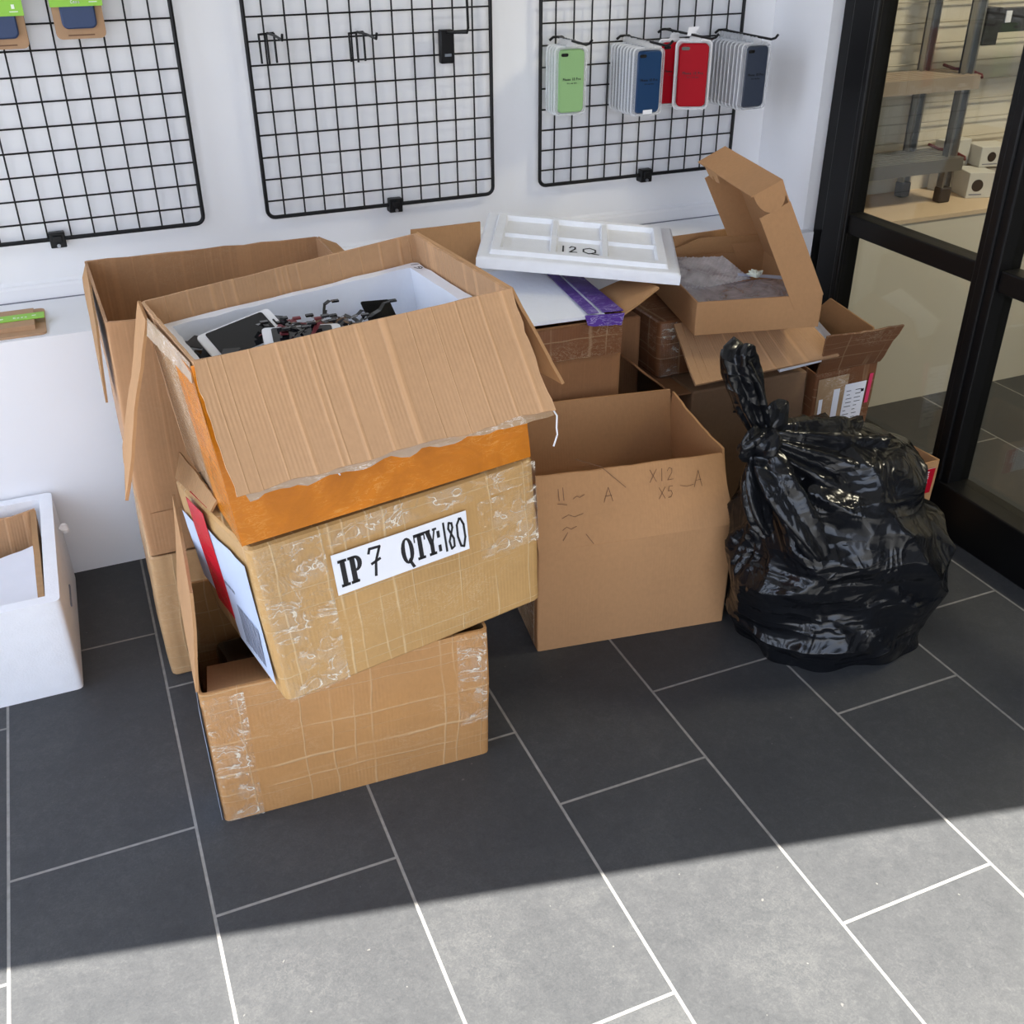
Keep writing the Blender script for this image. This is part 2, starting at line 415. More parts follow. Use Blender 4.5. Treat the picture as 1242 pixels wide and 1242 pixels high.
def polys(mb, o, ex, ey, plist, t=0.0006, mi=0):
    o, ex, ey = V(o), V(ex), V(ey); n = ex.cross(ey).normalized()
    for p in plist: mb.prism([o+ex*a+ey*b for a, b in p], n*t, mi)

# ------------------------------------------------------------------ materials
M = {}
M['wall'] = simple('wall_paint', srgb(236, 236, 238), 0.6, var=0.02, vscale=3, bump=0.08, bscale=90)
M['wall_far'] = simple('far_wall_paint', srgb(216, 208, 190), 0.6, var=0.04, vscale=2.5, bump=0.05)
M['ceiling'] = simple('ceiling_paint', srgb(190, 188, 184), 0.8)
M['wall_dark'] = simple('dark_grey_paint', srgb(92, 90, 88), 0.7)
M['black_metal'] = simple('black_metal', srgb(11, 11, 13), 0.38, 0.0, spec=0.3)
M['black_frame'] = simple('black_frame', srgb(11, 11, 12), 0.4, 0.0, spec=0.3)
M['wire'] = simple('black_wire', srgb(11, 11, 13), 0.45, 0.0, spec=0.3)
M['pale_wire'] = simple('pale_wire', srgb(186, 178, 160), 0.5)
M['cb'] = cardboard('cardboard_plain', srgb(182, 137, 92), 0.2, 'u', seed=1)
M['cb_shop'] = cardboard('cardboard_shop', srgb(178, 133, 90), 0.08, 'u', seed=2, var=0.05)
M['cb_flap'] = cardboard('cardboard_fluted', srgb(190, 148, 108), 0.36, 'u', 0.0060, crease=1.0, seed=3, var=0.06)
M['cb_tape'] = cardboard('cardboard_taped', srgb(188, 146, 88), 0.35, 'u', tape=0.75, lines=0.72, seed=4)
M['cb_tape2'] = cardboard('cardboard_taped_warm', srgb(184, 134, 80), 0.25, 'u', tape=0.5, lines=0.42, seed=14)
M['cb_wrap'] = cardboard('cardboard_brown_wrap', srgb(122, 76, 42), 0.3, 'u', tape=1.0, lines=0.35, seed=6)
M['cb_old'] = cardboard('cardboard_old', srgb(174, 130, 90), 0.14, 'u', tape=0.25, crease=0.25, seed=7)
M['cb_wrinkle'] = cardboard('cardboard_wrinkled', srgb(188, 148, 102), 0.9, 'u', 0.022, tape=0.5, lines=0.4, seed=9)
M['cb_shade'] = cardboard('cardboard_shade', srgb(146, 102, 66), 0.3, 'u', crease=0.2, seed=21)  # board colour darkened to imitate the weak light at the back
M['cb_kraft_shade'] = cardboard('cardboard_kraft_shade', srgb(136, 106, 78), 0.08, 'u', seed=22, var=0.05)  # shop board darkened in colour, standing in for shade behind the bag
M['cb_edge'] = cardboard('cardboard_edge', srgb(168, 128, 86), 1.0, 'u', 0.006, seed=11)
M['orange'] = tape_mat('orange_tape', srgb(206, 120, 16), 0.2, 1.0, cloudy=srgb(226, 160, 74))
M['cleartape'] = tape_mat('wrinkled_clear_tape', srgb(176, 146, 112), 0.15, 2.0, 0.9, cloudy=srgb(232, 222, 208))
M['red'] = tape_mat('red_tape', srgb(196, 22, 44), 0.22, 3.0)
M['pink'] = tape_mat('pink_tape', srgb(232, 70, 110), 0.3, 4.0)
M['purple'] = tape_mat('purple_tape', srgb(84, 54, 140), 0.25, 5.0, cloudy=srgb(190, 180, 225))
M['paper'] = simple('white_paper', srgb(238, 239, 244), 0.6, var=0.02)
M['bluepaper'] = simple('label_paper', srgb(186, 197, 218), 0.5, var=0.02)
M['ink'] = simple('black_ink', srgb(22, 20, 24), 0.6)
M['pen'] = simple('ballpoint_ink', srgb(112, 78, 54), 0.7)
M['redpen'] = simple('red_pen', srgb(200, 86, 80), 0.7)
M['greyprint'] = simple('grey_print', srgb(120, 124, 138), 0.7)
M['foam'] = simple('polystyrene', srgb(240, 241, 244), 0.65, var=0.02, vscale=30, bump=0.35, bscale=240)
M['foam_in'] = simple('polystyrene_inner', srgb(236, 239, 246), 0.6, var=0.03, vscale=8, bump=0.6, bscale=70)
M['aluminium'] = simple('aluminium', srgb(170, 170, 168), 0.35, 0.9)
M['tread'] = simple('ladder_tread', srgb(176, 160, 142), 0.5, 0.3)
M['redplastic'] = simple('maroon_plastic', srgb(110, 40, 46), 0.5)
M['rubber'] = simple('black_rubber', srgb(34, 34, 38), 0.6)
M['greybox'] = simple('small_box_card', srgb(206, 204, 196), 0.6, var=0.03)
M['shelf'] = simple('far_shelf_top', srgb(214, 190, 160), 0.5, var=0.05, vscale=4)
M['darkplastic'] = simple('black_gloss_plastic', srgb(12, 12, 14), 0.12, coat=0.3)
M['screen'] = simple('phone_glass', srgb(30, 31, 34), 0.06, coat=0.5)
M['phonewhite'] = simple('white_phone_rim', srgb(226, 226, 228), 0.3)
M['silver'] = simple('silver_part', srgb(150, 156, 166), 0.3, 0.8)
M['green'] = simple('green_silicone', srgb(142, 182, 124), 0.5)
M['navy'] = simple('blue_silicone', srgb(20, 58, 98), 0.4)
M['casered'] = simple('red_silicone', srgb(160, 2, 24), 0.5, spec=0.15)
M['slate'] = simple('slate_silicone', srgb(58, 66, 82), 0.45)
M['indigo'] = simple('indigo_case', srgb(40, 60, 98), 0.5)
M['kraft'] = simple('kraft_card', srgb(176, 140, 106), 0.75, var=0.06, vscale=40)
M['lime'] = simple('lime_label', srgb(146, 204, 66), 0.5)
M['limetext'] = simple('label_text_white', srgb(240, 248, 232), 0.5)

def clear_plastic(name, tint=(1, 1, 1, 1), alpha=0.35, rough=0.12, wr=0.0, base=None):
    m = NT(name); t = m.n('ShaderNodeBsdfTransparent'); t.inputs[0].default_value = tint
    mx = m.n('ShaderNodeMixShader'); mx.inputs[0].default_value = alpha
    m.p.inputs['Base Color'].default_value = base or (0.85, 0.86, 0.88, 1); m.p.inputs['Roughness'].default_value = rough
    m.l(t.outputs[0], mx.inputs[1]); m.l(m.p.outputs[0], mx.inputs[2]); m.l(mx.outputs[0], m.out.inputs[0])
    if wr:
        tcn = m.n('ShaderNodeTexCoord').outputs['Object']
        h = m.noise(tcn, 14, 3, 0.5, 1.5); m.l(m.bump(h, wr, 0.004), m.p.inputs['Normal'])
        pat = m.ramp(h, [(0.35, (alpha*0.6,)*3+(1,)), (0.7, (min(1, alpha*1.6),)*3+(1,))]); m.l(pat, mx.inputs[0])
    return m.m
M['rimplastic'] = clear_plastic('pack_rim', alpha=0.75, rough=0.2)
M['clear'] = clear_plastic('clear_plastic_tray', alpha=0.30, rough=0.15)
M['bubble'] = clear_plastic('bubble_wrap_film', tint=(0.95, 0.94, 0.95, 1), alpha=0.5, rough=0.15, wr=0.2, base=(0.80, 0.78, 0.79, 1))
M['film'] = clear_plastic('clear_bag_film', tint=(0.93, 0.93, 0.96, 1), alpha=0.42, rough=0.12, wr=0.22, base=(0.72, 0.69, 0.70, 1))

def tape_film(name, seed):
    # clear tape: invisible except for white stress wrinkles and gloss
    m = NT(name); uv = m.mapping(m.n('ShaderNodeTexCoord').outputs['UV'], loc=(seed, seed*2, 0))
    t = m.n('ShaderNodeBsdfTransparent'); mx = m.n('ShaderNodeMixShader')
    n1 = m.noise(m.mapping(uv, (1, 1.6, 1), rot=(0, 0, 0.5)), 16, 3, 0.5, 2.2)
    ln = m.ramp(m.math('ABSOLUTE', m.math('SUBTRACT', n1, 0.5)), [(0.0, (1, 1, 1, 1)), (0.03, (0.12, 0.12, 0.12, 1))])
    msk = m.ramp(m.noise(uv, 20, 3), [(0.45, (0.1, 0.1, 0.1, 1)), (0.62, (1, 1, 1, 1))])
    m.l(m.math('MULTIPLY', ln, m.math('MULTIPLY', msk, 0.85)), mx.inputs[0])
    m.p.inputs['Base Color'].default_value = srgb(244, 234, 214); m.p.inputs['Roughness'].default_value = 0.15
    m.l(m.bump(n1, 0.8, 0.003), m.p.inputs['Normal'])
    m.l(t.outputs[0], mx.inputs[1]); m.l(m.p.outputs[0], mx.inputs[2]); m.l(mx.outputs[0], m.out.inputs[0])
    return m.m
M['tapefilm'] = tape_film('clear_tape_film', 1.0)
def glass_mat():
    m = NT('window_glass'); t = m.n('ShaderNodeBsdfTransparent'); t.inputs[0].default_value = (0.92, 0.94, 0.93, 1)
    g = m.n('ShaderNodeBsdfGlossy'); g.inputs['Roughness'].default_value = 0.0
    fr = m.n('ShaderNodeFresnel'); ge = m.n('ShaderNodeNewGeometry'); m.l(m.math('SUBTRACT', 1.5, m.math('MULTIPLY', ge.outputs['Backfacing'], 0.8333)), fr.inputs[0]); mx = m.n('ShaderNodeMixShader')
    m.l(fr.outputs[0], mx.inputs[0]); m.l(t.outputs[0], mx.inputs[1]); m.l(g.outputs[0], mx.inputs[2]); m.l(mx.outputs[0], m.out.inputs[0])
    return m.m
M['glass'] = glass_mat()

def floor_mat():
    m = NT('slate_floor_tiles'); tcn = m.n('ShaderNodeTexCoord').outputs['Object']
    sp = m.n('ShaderNodeSeparateXYZ'); m.l(tcn, sp.inputs[0]); x, y = sp.outputs[0], sp.outputs[1]
    cx = m.math('DIVIDE', m.math('ADD', x, 0.3093), 0.3); ci = m.math('FLOOR', cx); fx = m.math('SUBTRACT', cx, ci)
    par = m.math('MODULO', m.math('ADD', ci, 40), 2)
    yo = m.math('ADD', m.math('ADD', y, 0.9215), m.math('MULTIPLY', par, 0.2005))
    cy = m.math('DIVIDE', yo, 0.5988); cyi = m.math('FLOOR', cy); fy = m.math('SUBTRACT', cy, cyi)
    dx = m.math('MULTIPLY', m.math('MINIMUM', fx, m.math('SUBTRACT', 1, fx)), 0.3)
    dy = m.math('MULTIPLY', m.math('MINIMUM', fy, m.math('SUBTRACT', 1, fy)), 0.5988)
    d = m.math('MINIMUM', dx, dy)
    gm = m.n('ShaderNodeMapRange'); gm.inputs[1].default_value = 0.0020; gm.inputs[2].default_value = 0.0030
    gm.inputs[3].default_value = 1; gm.inputs[4].default_value = 0; m.l(d, gm.inputs[0]); g = gm.outputs[0]
    cell = m.n('ShaderNodeCombineXYZ'); m.l(ci, cell.inputs[0]); m.l(cyi, cell.inputs[1])
    wn_ = m.n('ShaderNodeTexWhiteNoise', noise_dimensions='3D'); m.l(cell.outputs[0], wn_.inputs['Vector'])
    offs = m.n('ShaderNodeVectorMath', operation='MULTIPLY_ADD'); m.l(cell.outputs[0], offs.inputs[0])
    offs.inputs[1].default_value = (3.7, 5.3, 0); m.l(tcn, offs.inputs[2]); tv = offs.outputs[0]
    big = m.noise(tv, 4.5, 5, 0.6, 0.4); mid = m.noise(tv, 38, 5, 0.7, 0.6); fin = m.noise(m.mapping(tv, (1, 1, 1)), 170, 3, 0.7, 1.5)
    f = m.math('ADD', m.math('MULTIPLY', big, 0.30), m.math('ADD', m.math('MULTIPLY', mid, 0.30), m.math('MULTIPLY', fin, 0.40)))
    f = m.math('ADD', f, m.math('MULTIPLY', m.math('SUBTRACT', wn_.outputs[0], 0.5), 0.05))
    tile = m.ramp(f, [(0.30, (0.034, 0.0355, 0.038, 1)), (0.5, (0.051, 0.052, 0.054, 1)), (0.72, (0.084, 0.084, 0.082, 1))])
    spk = m.ramp(m.noise(tv, 65, 2, 0.5), [(0.765, (0, 0, 0, 1)), (0.775, (1, 1, 1, 1))])
    tile = m.mix(m.math('MULTIPLY', spk, 0.2), tile, (0.3, 0.28, 0.25, 1))
    grout = m.ramp(m.noise(tcn, 60, 3), [(0.3, (0.20, 0.19, 0.175, 1)), (0.7, (0.28, 0.265, 0.245, 1))])
    m.l(m.mix(g, tile, grout), m.p.inputs['Base Color'])
    m.l(m.ramp(f, [(0.3, (0.42,)*3+(1,)), (0.7, (0.58,)*3+(1,))]), m.p.inputs['Roughness'])
    m.p.inputs['Specular IOR Level'].default_value = 0.25
    h = m.math('SUBTRACT', m.math('MULTIPLY', f, 0.35), g)
    m.l(m.bump(h, 0.35, 0.0012), m.p.inputs['Normal'])
    return m.m
M['floor'] = floor_mat()

# ------------------------------------------------------------------ the room
WY = 0.27                       # face of the upper back wall; the ledge runs in front of it, its face at y = 0
LZ = 0.585
GX = 1.85                       # room-side face of the glazed partition
XL, XR = -1.6, 5.0
YF = -3.35
CZ = 2.85
struct(MB().box((XL-0.2, -4.6, -0.1), (XR+0.2, WY+0.2, 0)).build('floor', M['floor'], smooth=False))

struct(MB().box((XL-0.2, WY, 0), (1.93, WY+0.18, CZ)).build('wall_back', M['wall'], smooth=False))
struct(MB().box((1.93, WY, 0), (XR+0.2, WY+0.18, CZ)).build('wall_far', M['wall_far'], smooth=False))
lb = MB()
lb.box((XL, 0, 0), (1.875, WY, LZ)); struct(lb.build('wall_ledge', M['wall'], smooth=False))
lf = MB(); lf.box((1.925, 0, 0), (XR, WY, LZ-0.012)); struct(lf.build('wall_ledge_far', M['wall_far'], smooth=False))
lt = MB(); lt.box((1.925, -0.004, LZ-0.012), (XR, WY, LZ)); struct(lt.build('trim_1', M['shelf'], smooth=False))
# skirting strip at the foot of the upper wall
sk = MB()
prof = [(0, 0), (-0.014, 0), (-0.014, 0.028), (-0.011, 0.034), (-0.004, 0.036), (0, 0.042)]
sk.prism([(XL, WY+a, LZ+0.001+b) for a, b in prof], (1.86-XL, 0, 0)); struct(sk.build('baseboard_back', M['wall'], smooth=False))
# dark joint between the ledge top and the skirting
struct(MB().box((XL, WY-0.0165, LZ+0.0002), (1.86, WY-0.0135, LZ+0.0022)).build('trim_2', simple('joint_line', srgb(120, 120, 130), 0.7), smooth=False))
# stub of wall between the ledge and the partition
struct(MB().box((1.86, 0.03, 0), (1.93, WY, CZ)).build('wall_stub', M['wall'], smooth=False))

# street front behind the viewer: skewed 11.5 degrees, a wide opening under a deep lintel
ang = math.radians(-12.1); fd = V((math.cos(ang), math.sin(ang), 0)); fn = V((-fd.y, fd.x, 0))
EDGE = V((0, -1.165, 0))                      # floor point on the shadow line at x = 0
LINT_Z = 2.30
hd = V((trav.x, trav.y, 0)); run = LINT_Z/math.tan(SUN_EL)
LP = EDGE - hd.normalized()*run               # foot of the lintel's inner lower edge
def front_box(a0, a1, z0, z1, d0, d1, mb):
    c = [LP+fd*a+fn*d for a, d in ((a0, d0), (a1, d0), (a1, d1), (a0, d1))]
    mb.hexa([(p.x, p.y, z0) for p in c], [(p.x, p.y, z1) for p in c])
pl_ = LP+fd*(-(LP.x-(XL-0.2))/fd.x); pr_ = LP+fd*((XR+0.2-LP.x)/fd.x)
struct(MB().prism([(pl_.x, pl_.y, CZ), (pr_.x, pr_.y, CZ), (XR+0.2, WY+0.2, CZ), (XL-0.2, WY+0.2, CZ)], (0, 0, 0.1)).build('ceiling', M['ceiling'], smooth=False))
fw = MB(); front_box(-4.2, 6.5, LINT_Z, CZ+0.1, 0, 0.15, fw); front_box(-4.2, -2.3, 0, LINT_Z, 0, 0.15, fw); front_box(2.0, 6.5, 0, LINT_Z, 0, 0.15, fw)
struct(fw.build('wall_front', M['wall_dark'], smooth=False))
pc = LP+fd*(-0.15)
portal('street_portal', (pc.x, pc.y, LINT_Z/2), tuple(fn), 4.3, LINT_Z)
# left wall with a tall shop window
lw = MB(); lw.box((XL-0.2, -4.6, 0), (XL, -2.9, CZ)); lw.box((XL-0.2, -0.0, 0), (XL, WY, CZ)); lw.box((XL-0.2, -2.9, 2.6), (XL, 0, CZ)); lw.box((XL-0.2, -2.9, 0), (XL, 0, 0.1))
struct(lw.build('wall_left', M['wall'], smooth=False))
portal('left_portal', (XL, -1.45, 1.35), (1, 0, 0), 2.9, 2.5)
# far room closing walls
fr_ = MB(); fr_.box((XR, -4.6, 0), (XR+0.2, WY, CZ)); struct(fr_.build('wall_right', M['wall_far'], smooth=False))

# glazed black partition (x about 1.85-1.93)
gp = bpy.data.objects.new('window_1', None); COL.objects.link(gp); gp.location = (1.88, -0.6, 0); gp['kind'] = 'structure'
FT = 0.055
def rail(name, x0, x1, y0, y1, z0, z1):
    mb = MB()
    b = 0.003
    mb.box((x0, y0, z0), (x1, y1, z1))
    o = mb.build(name, M['black_frame'], gp, smooth=False)
    md = o.modifiers.new('bevel', 'BEVEL'); md.width = 0.004; md.segments = 2
    return o
rail('post', 1.875, 1.93, -0.125, -0.03, 0, 2.4)
rail('post', 1.895, 1.925, -0.03, 0.03, 0, 2.4)
rail('post_bead', 1.862, 1.878, -0.135, -0.115, 0.0, 2.4)
rail('mullion', 1.862, 1.93, -0.655, -0.585, 0, 2.4)
rail('mullion_bead', 1.855, 1.87, -0.632, -0.606, 0.0, 2.4)
rail('mid_rail', 1.872, 1.925, -0.585, -0.125, 0.615, 0.665)
rail('mid_rail', 1.872, 1.925, -1.9, -0.655, 0.615, 0.665)
rail('bottom_rail', 1.85, 1.93, -1.9, -0.0, 0, 0.13)
rail('top_rail', 1.85, 1.93, -1.9, 0.0, 2.32, 2.4)
rail('mullion', 1.862, 1.93, -1.255, -1.185, 0.13, 2.32)
rail('post', 1.855, 1.93, -1.96, -1.9, 0, 2.4)
MB().box((1.898, -0.6, 0.13), (1.902, -0.12, 2.32)).build('pane', M['glass'], gp, smooth=False)
MB().box((1.898, -1.9, 0.13), (1.902, -0.64, 2.32)).build('pane', M['glass'], gp, smooth=False)
at_base(gp)
struct(MB().box((1.86, -1.96, 2.4), (1.93, 0.03, CZ)).build('wall_over_glass', M['wall'], smooth=False))
struct(MB().box((1.86, -4.6, 0), (1.93, -1.96, CZ)).build('wall_side', M['wall_dark'], smooth=False))
# unseen ceiling lamp, added to brighten the room behind the glass
la = thing('added_lamp', 'unseen round ceiling lamp added to light the room behind the glass', 'lamp', (3.2, -1.2, CZ-0.05))
em = NT('added_lamp_glow'); em.p.inputs['Emission Color'].default_value = (1, 0.86, 0.66, 1); em.p.inputs['Emission Strength'].default_value = 3
MB().cyl((3.2, -1.2, CZ-0.03), 0.16, 0.05, seg=32).build('diffuser', em.m, la); at_base(la)
ld = bpy.data.lights.new('far_room_fill', 'AREA'); ld.shape = 'DISK'; ld.size = 0.6; ld.energy = 45; ld.color = (1, 0.88, 0.68)  # unseen fill light added for the dim far room
lo = bpy.data.objects.new('far_room_fill', ld); COL.objects.link(lo); lo.location = (3.0, -1.2, CZ-0.08)

# ------------------------------------------------------------------ wire grid panels on the wall
def rrect(x0, x1, z0, z1, r, y, n=5):
    pts = []
    for cx_, cz_, a0 in ((x1-r, z0+r, -PI/2), (x1-r, z1-r, 0), (x0+r, z1-r, PI/2), (x0+r, z0+r, PI)):
        for k in range(n+1):
            a = a0+PI/2*k/n; pts.append((cx_+r*math.cos(a), y, cz_+r*math.sin(a)))
    return pts
def grid_panel(x0, z0, label, mat, W=0.586, H=1.2, group='wire display grids on the wall', bx=None):
    t = thing('wire_grid', label, 'display grid', (x0+W/2, 0.255, z0), group)
    MB().tube(rrect(x0, x0+W, z0, z0+H, 0.018, 0.252), 0.0048, 8, closed=True).build('frame', mat, t)
    mb = MB()
    for k in range(11):
        x = x0+0.0415+0.04985*k
        mb.tube([(x, 0.2535, z0), (x, 0.2535, z0+H)], 0.0021, 6)
    z = z0+0.0395
    while z < z0+H-0.01:
        mb.tube([(x0, 0.250, z), (x0+W, 0.250, z)], 0.0021, 6); z += 0.0502
    mb.build('wire_mesh', mat, t)
    c = bx if bx is not None else x0+W/2+0.015
    b = MB(); b.box((c-0.017, 0.241, z0-0.018), (c+0.017, 0.262, z0+0.016)); b.box((c-0.010, 0.236, z0-0.006), (c+0.010, 0.243, z0+0.010))
    b.box((c-0.017, 0.258, z0-0.018), (c+0.017, WY, z0-0.002))
    br = b.build('wall_clip', mat, t); md = br.modifiers.new('bevel', 'BEVEL'); md.width = 0.002; md.segments = 2
    MB().cyl((c, 0.239, z0-0.012), 0.004, 0.006, 'y', 12).build('screw', M['silver'], br)
    at_base(t); br.matrix_parent_inverse = Matrix.Translation(-V(t.location))
    return t
grid_panel(-0.295, 0.7215, 'black wire display grid at the left with hanging navy phone cases', M['wire'], bx=-0.035)
grid_panel(0.4425, 0.717, 'black wire display grid in the middle, empty but for bare hooks', M['wire'], bx=0.762)
grid_panel(1.1615, 0.7235, 'black wire display grid at the right holding coloured phone cases', M['wire'], bx=1.478)

def prong_hook(x, z, label, group, length=0.15):
    t = thing('grid_hook', label, 'hook', (x, 0.245, z-0.05), group)
    mb = MB()
    for dx, dz in ((-0.020, -0.058), (-0.003, -0.060), (0.014, -0.058)):
        mb.tube([(x+dx, 0.262 if False else 0.246, z+0.004), (x+dx, 0.244, z-0.02), (x+dx, 0.243, z+dz)], 0.0026, 6)
    mb.tube([(x-0.020, 0.245, z+0.002), (x+0.014, 0.245, z+0.004)], 0.0026, 6)
    mb.build('back_prongs', M['wire'], t)
    MB().tube([(x, 0.245, z+0.004), (x+0.001, 0.245-length*0.5, z+0.006), (x+0.001, 0.245-length, z+0.004), (x+0.001, 0.245-length-0.006, z+0.016)], 0.0028, 8).build('arm', M['wire'], t)
    return at_base(t)
prong_hook(0.490, 1.120, 'bare black hook with three prongs, left one on the middle grid', 'bare hooks on the middle grid')
prong_hook(0.696, 1.113, 'bare black hook with three prongs near the centre of the middle grid', 'bare hooks on the middle grid')
t = thing('sign_holder', 'black plastic clip holder with a bent rod on the middle grid', 'display holder', (0.908, 0.24, 1.04))
hx = 0.908
b = MB(); b.box((hx-0.017, 0.226, 1.040), (hx+0.017, 0.246, 1.114)); o = b.build('clip_body', M['black_metal'], t); md = o.modifiers.new('bevel', 'BEVEL'); md.width = 0.003; md.segments = 2
MB().box((hx-0.008, 0.222, 1.056), (hx+0.008, 0.228, 1.062)).build('catch', M['silver'], t)
MB().tube([(hx, 0.224, 1.108), (hx+0.022, 0.15, 1.114), (hx+0.023, 0.146, 1.124), (hx+0.018, 0.146, 1.35)], 0.003, 8).build('bent_rod', M['black_metal'], t)
at_base(t)

# ---- phone case packs hanging on the right grid
def rr2(w, h, r, n=5):
    pts = []
    for cx_, cz_, a0 in ((w/2-r, -h/2+r, -PI/2), (w/2-r, h/2-r, 0), (-w/2+r, h/2-r, PI/2), (-w/2+r, -h/2+r, PI)):
        for k in range(n+1):
            a = a0+PI/2*k/n; pts.append((cx_+r*math.cos(a), cz_+r*math.sin(a)))
    return pts
def make_pack(mat, label, group, text=True, ink_mat=None):
    t = thing('phone_case_pack', label, 'phone case', (0, 0, 0), group)
    W_, H_, D_ = 0.080, 0.156, 0.0150
    tr = MB(); o1 = rr2(W_, H_, 0.012); o2 = rr2(W_-0.006, H_-0.006, 0.010); n = len(o1)
    vs = [(a, D_/2, b) for a, b in o1]+[(a, -D_/2, b) for a, b in o1]+[(a, -D_/2, b) for a, b in o2]+[(a, -D_/2+0.003, b) for a, b in o2]
    fs = []
    for k in range(3):
        for i in range(n):
            j = (i+1) % n; fs.append((k*n+i, k*n+j, (k+1)*n+j, (k+1)*n+i))
    fs.append(tuple(range(n))[::-1]); tr.add(vs, fs); trb = tr.build('tray', M['clear'], t)
    fo_ = rr2(W_+0.005, H_+0.005, 0.014); fi_ = rr2(W_-0.004, H_-0.004, 0.010); fg = MB()
    fv = [(a, y_, b) for y_, rg in ((D_/2-0.0004, fo_), (D_/2-0.0016, fo_), (D_/2-0.0016, fi_), (D_/2-0.0004, fi_)) for a, b in rg]
    fg.add(fv, [(k*n+i, k*n+(i+1) % n, ((k+1) % 4)*n+(i+1) % n, ((k+1) % 4)*n+i) for k in range(4) for i in range(n)]); fg.build('rim', M['rimplastic'], trb)
    cs = MB(); c1 = rr2(W_-0.012, H_-0.012, 0.011); c2 = rr2(W_-0.017, H_-0.017, 0.009)
    vs = [(a, D_/2-0.003, b) for a, b in c1]+[(a, -D_/2+0.004, b) for a, b in c1]+[(a, -D_/2+0.0015, b) for a, b in c2]
    fs = [(k*n+i, k*n+(i+1) % n, (k+1)*n+(i+1) % n, (k+1)*n+i) for k in range(2) for i in range(n)]+[tuple(range(n))[::-1], tuple(2*n+i for i in range(n))]
    case = cs.add(vs, fs).build('case', mat, t)
    hole = MB(); hp = rr2(0.019, 0.0075, 0.0037); hole.prism([(a-0.020, -D_/2+0.0013, b+0.061) for a, b in hp], (0, -0.0005, 0)); hole.build('camera_hole', M['darkplastic'], case)
    if text:
        tx = MB(); write(tx, 'Phone 12 Pro', (-0.0235, -D_/2+0.0012, 0.003), (1, 0, 0), (0, 0, 1), 0.0054, 0.0011, 0.18, 0.6)
        write(tx, 'Silicone Case', (-0.0125, -D_/2+0.0012, -0.005), (1, 0, 0), (0, 0, 1), 0.0030, 0.0006, 0.15, 0.55); tx.build('printed_text', ink_mat or M['ink'], case)
    tb = MB(); tb.prism([(-0.014, 0.001, H_/2-0.001), (0.014, 0.001, H_/2-0.001), (0.010, 0.001, H_/2+0.016), (-0.010, 0.001, H_/2+0.016)], (0, -0.001, 0)); tb.build('hang_tab', M['clear'], t)
    return t
def copy_thing(r, loc, rz, label, group=None, rx=0):
    c = r.copy(); COL.objects.link(c); c.location = loc; c.rotation_euler = (rx, 0, rz); c['label'] = label
    if group: c['group'] = group
    for ch in list(r.children):
        d = ch.copy(); COL.objects.link(d); d.parent = c
        for g in ch.children:
            e_ = g.copy(); COL.objects.link(e_); e_.parent = d
    return c
stacks = [('green', M['green'], 4, 1.203, 0.163, 0.991, 0.0, 'light green', None),
          ('navy', M['navy'], 8, 1.3915, 0.1135, 0.984, 0.02, 'dark blue', None),
          ('slate', M['slate'], 10, 1.683, 0.082, 0.983, 0.06, 'slate grey', None)]
for key, mat, n, x, y0, zc, rz, cname, _ in stacks:
    first = None
    for k in range(n):
        if k == 0:
            first = make_pack(mat, 'frontmost %s phone case in clear pack on the right grid' % cname, '%s phone case packs on one hook' % cname)
            first.location = (x, y0, zc); first.rotation_euler = (0, 0, rz); first.rotation_euler.x = 0.01
        else:
            copy_thing(first, (x+math.sin(rz)*-0.0158*k+random.uniform(-.0006, .0006), y0+0.0158*k, zc+random.uniform(-.0008, .0008)), rz,
                       'clear-packed %s phone case hanging in the row behind the front one' % cname)
r1 = make_pack(M['casered'], 'front red phone case in clear pack turned toward the viewer', 'red phone case packs on one hook'); r1.location = (1.520, 0.115, 0.992); r1.rotation_euler = (0, 0, -0.42); r1.scale = (1.08, 1, 1.03)
r2c = copy_thing(r1, (1.487, 0.158, 0.994), -0.10, 'rear red phone case in clear pack, half hidden behind the front one'); r2c.scale = (1, 1, 1.0)
wh = MB(); wh.box((1.378, 0.1045, 0.910), (1.404, 0.1055, 0.920)); stick = wh.build('white_sticker', M['paper']); stick.parent = [o for o in bpy.data.objects if o.get('label') == 'frontmost dark blue phone case in clear pack on the right grid'][0]
stick.matrix_parent_inverse = Matrix.Translation(-V(stick.parent.location))
def long_hook(x, z, length, label):
    t = thing('grid_hook', label, 'hook', (x, 0.245, z-0.01), 'hooks carrying case packs on the right grid')
    MB().tube([(x-0.022, 0.246, z-0.003), (x-0.012, 0.246, z+0.004), (x+0.012, 0.246, z+0.004), (x+0.022, 0.246, z-0.003)], 0.0032, 6).build('back_bar', M['wire'], t)
    MB().tube([(x, 0.246, z+0.004), (x, 0.246-length, z+0.002), (x+0.003, 0.246-length-0.012, z+0.006), (x+0.006, 0.246-length-0.018, z+0.014)], 0.0030, 8).build('arm', M['wire'], t)
    return at_base(t)
long_hook(1.205, 1.079, 0.16, 'black hook holding the light green phone cases')
long_hook(1.393, 1.073, 0.21, 'black hook holding the dark blue phone cases')
long_hook(1.512, 1.083, 0.22, 'black hook holding the two red phone cases')
long_hook(1.684, 1.074, 0.22, 'black hook holding the slate grey phone cases')
for x_ in (1.512,):
    pt = MB(); pt.prism([(x_-0.014, 0.118, 1.084), (x_+0.006, 0.118, 1.084), (x_+0.020, 0.118, 1.104), (x_-0.010, 0.118, 1.103)], (0, -0.0008, 0))
    tag(pt.build('price_tag', M['paper']), 'small white tag sticking up above the red phone cases', 'tag')

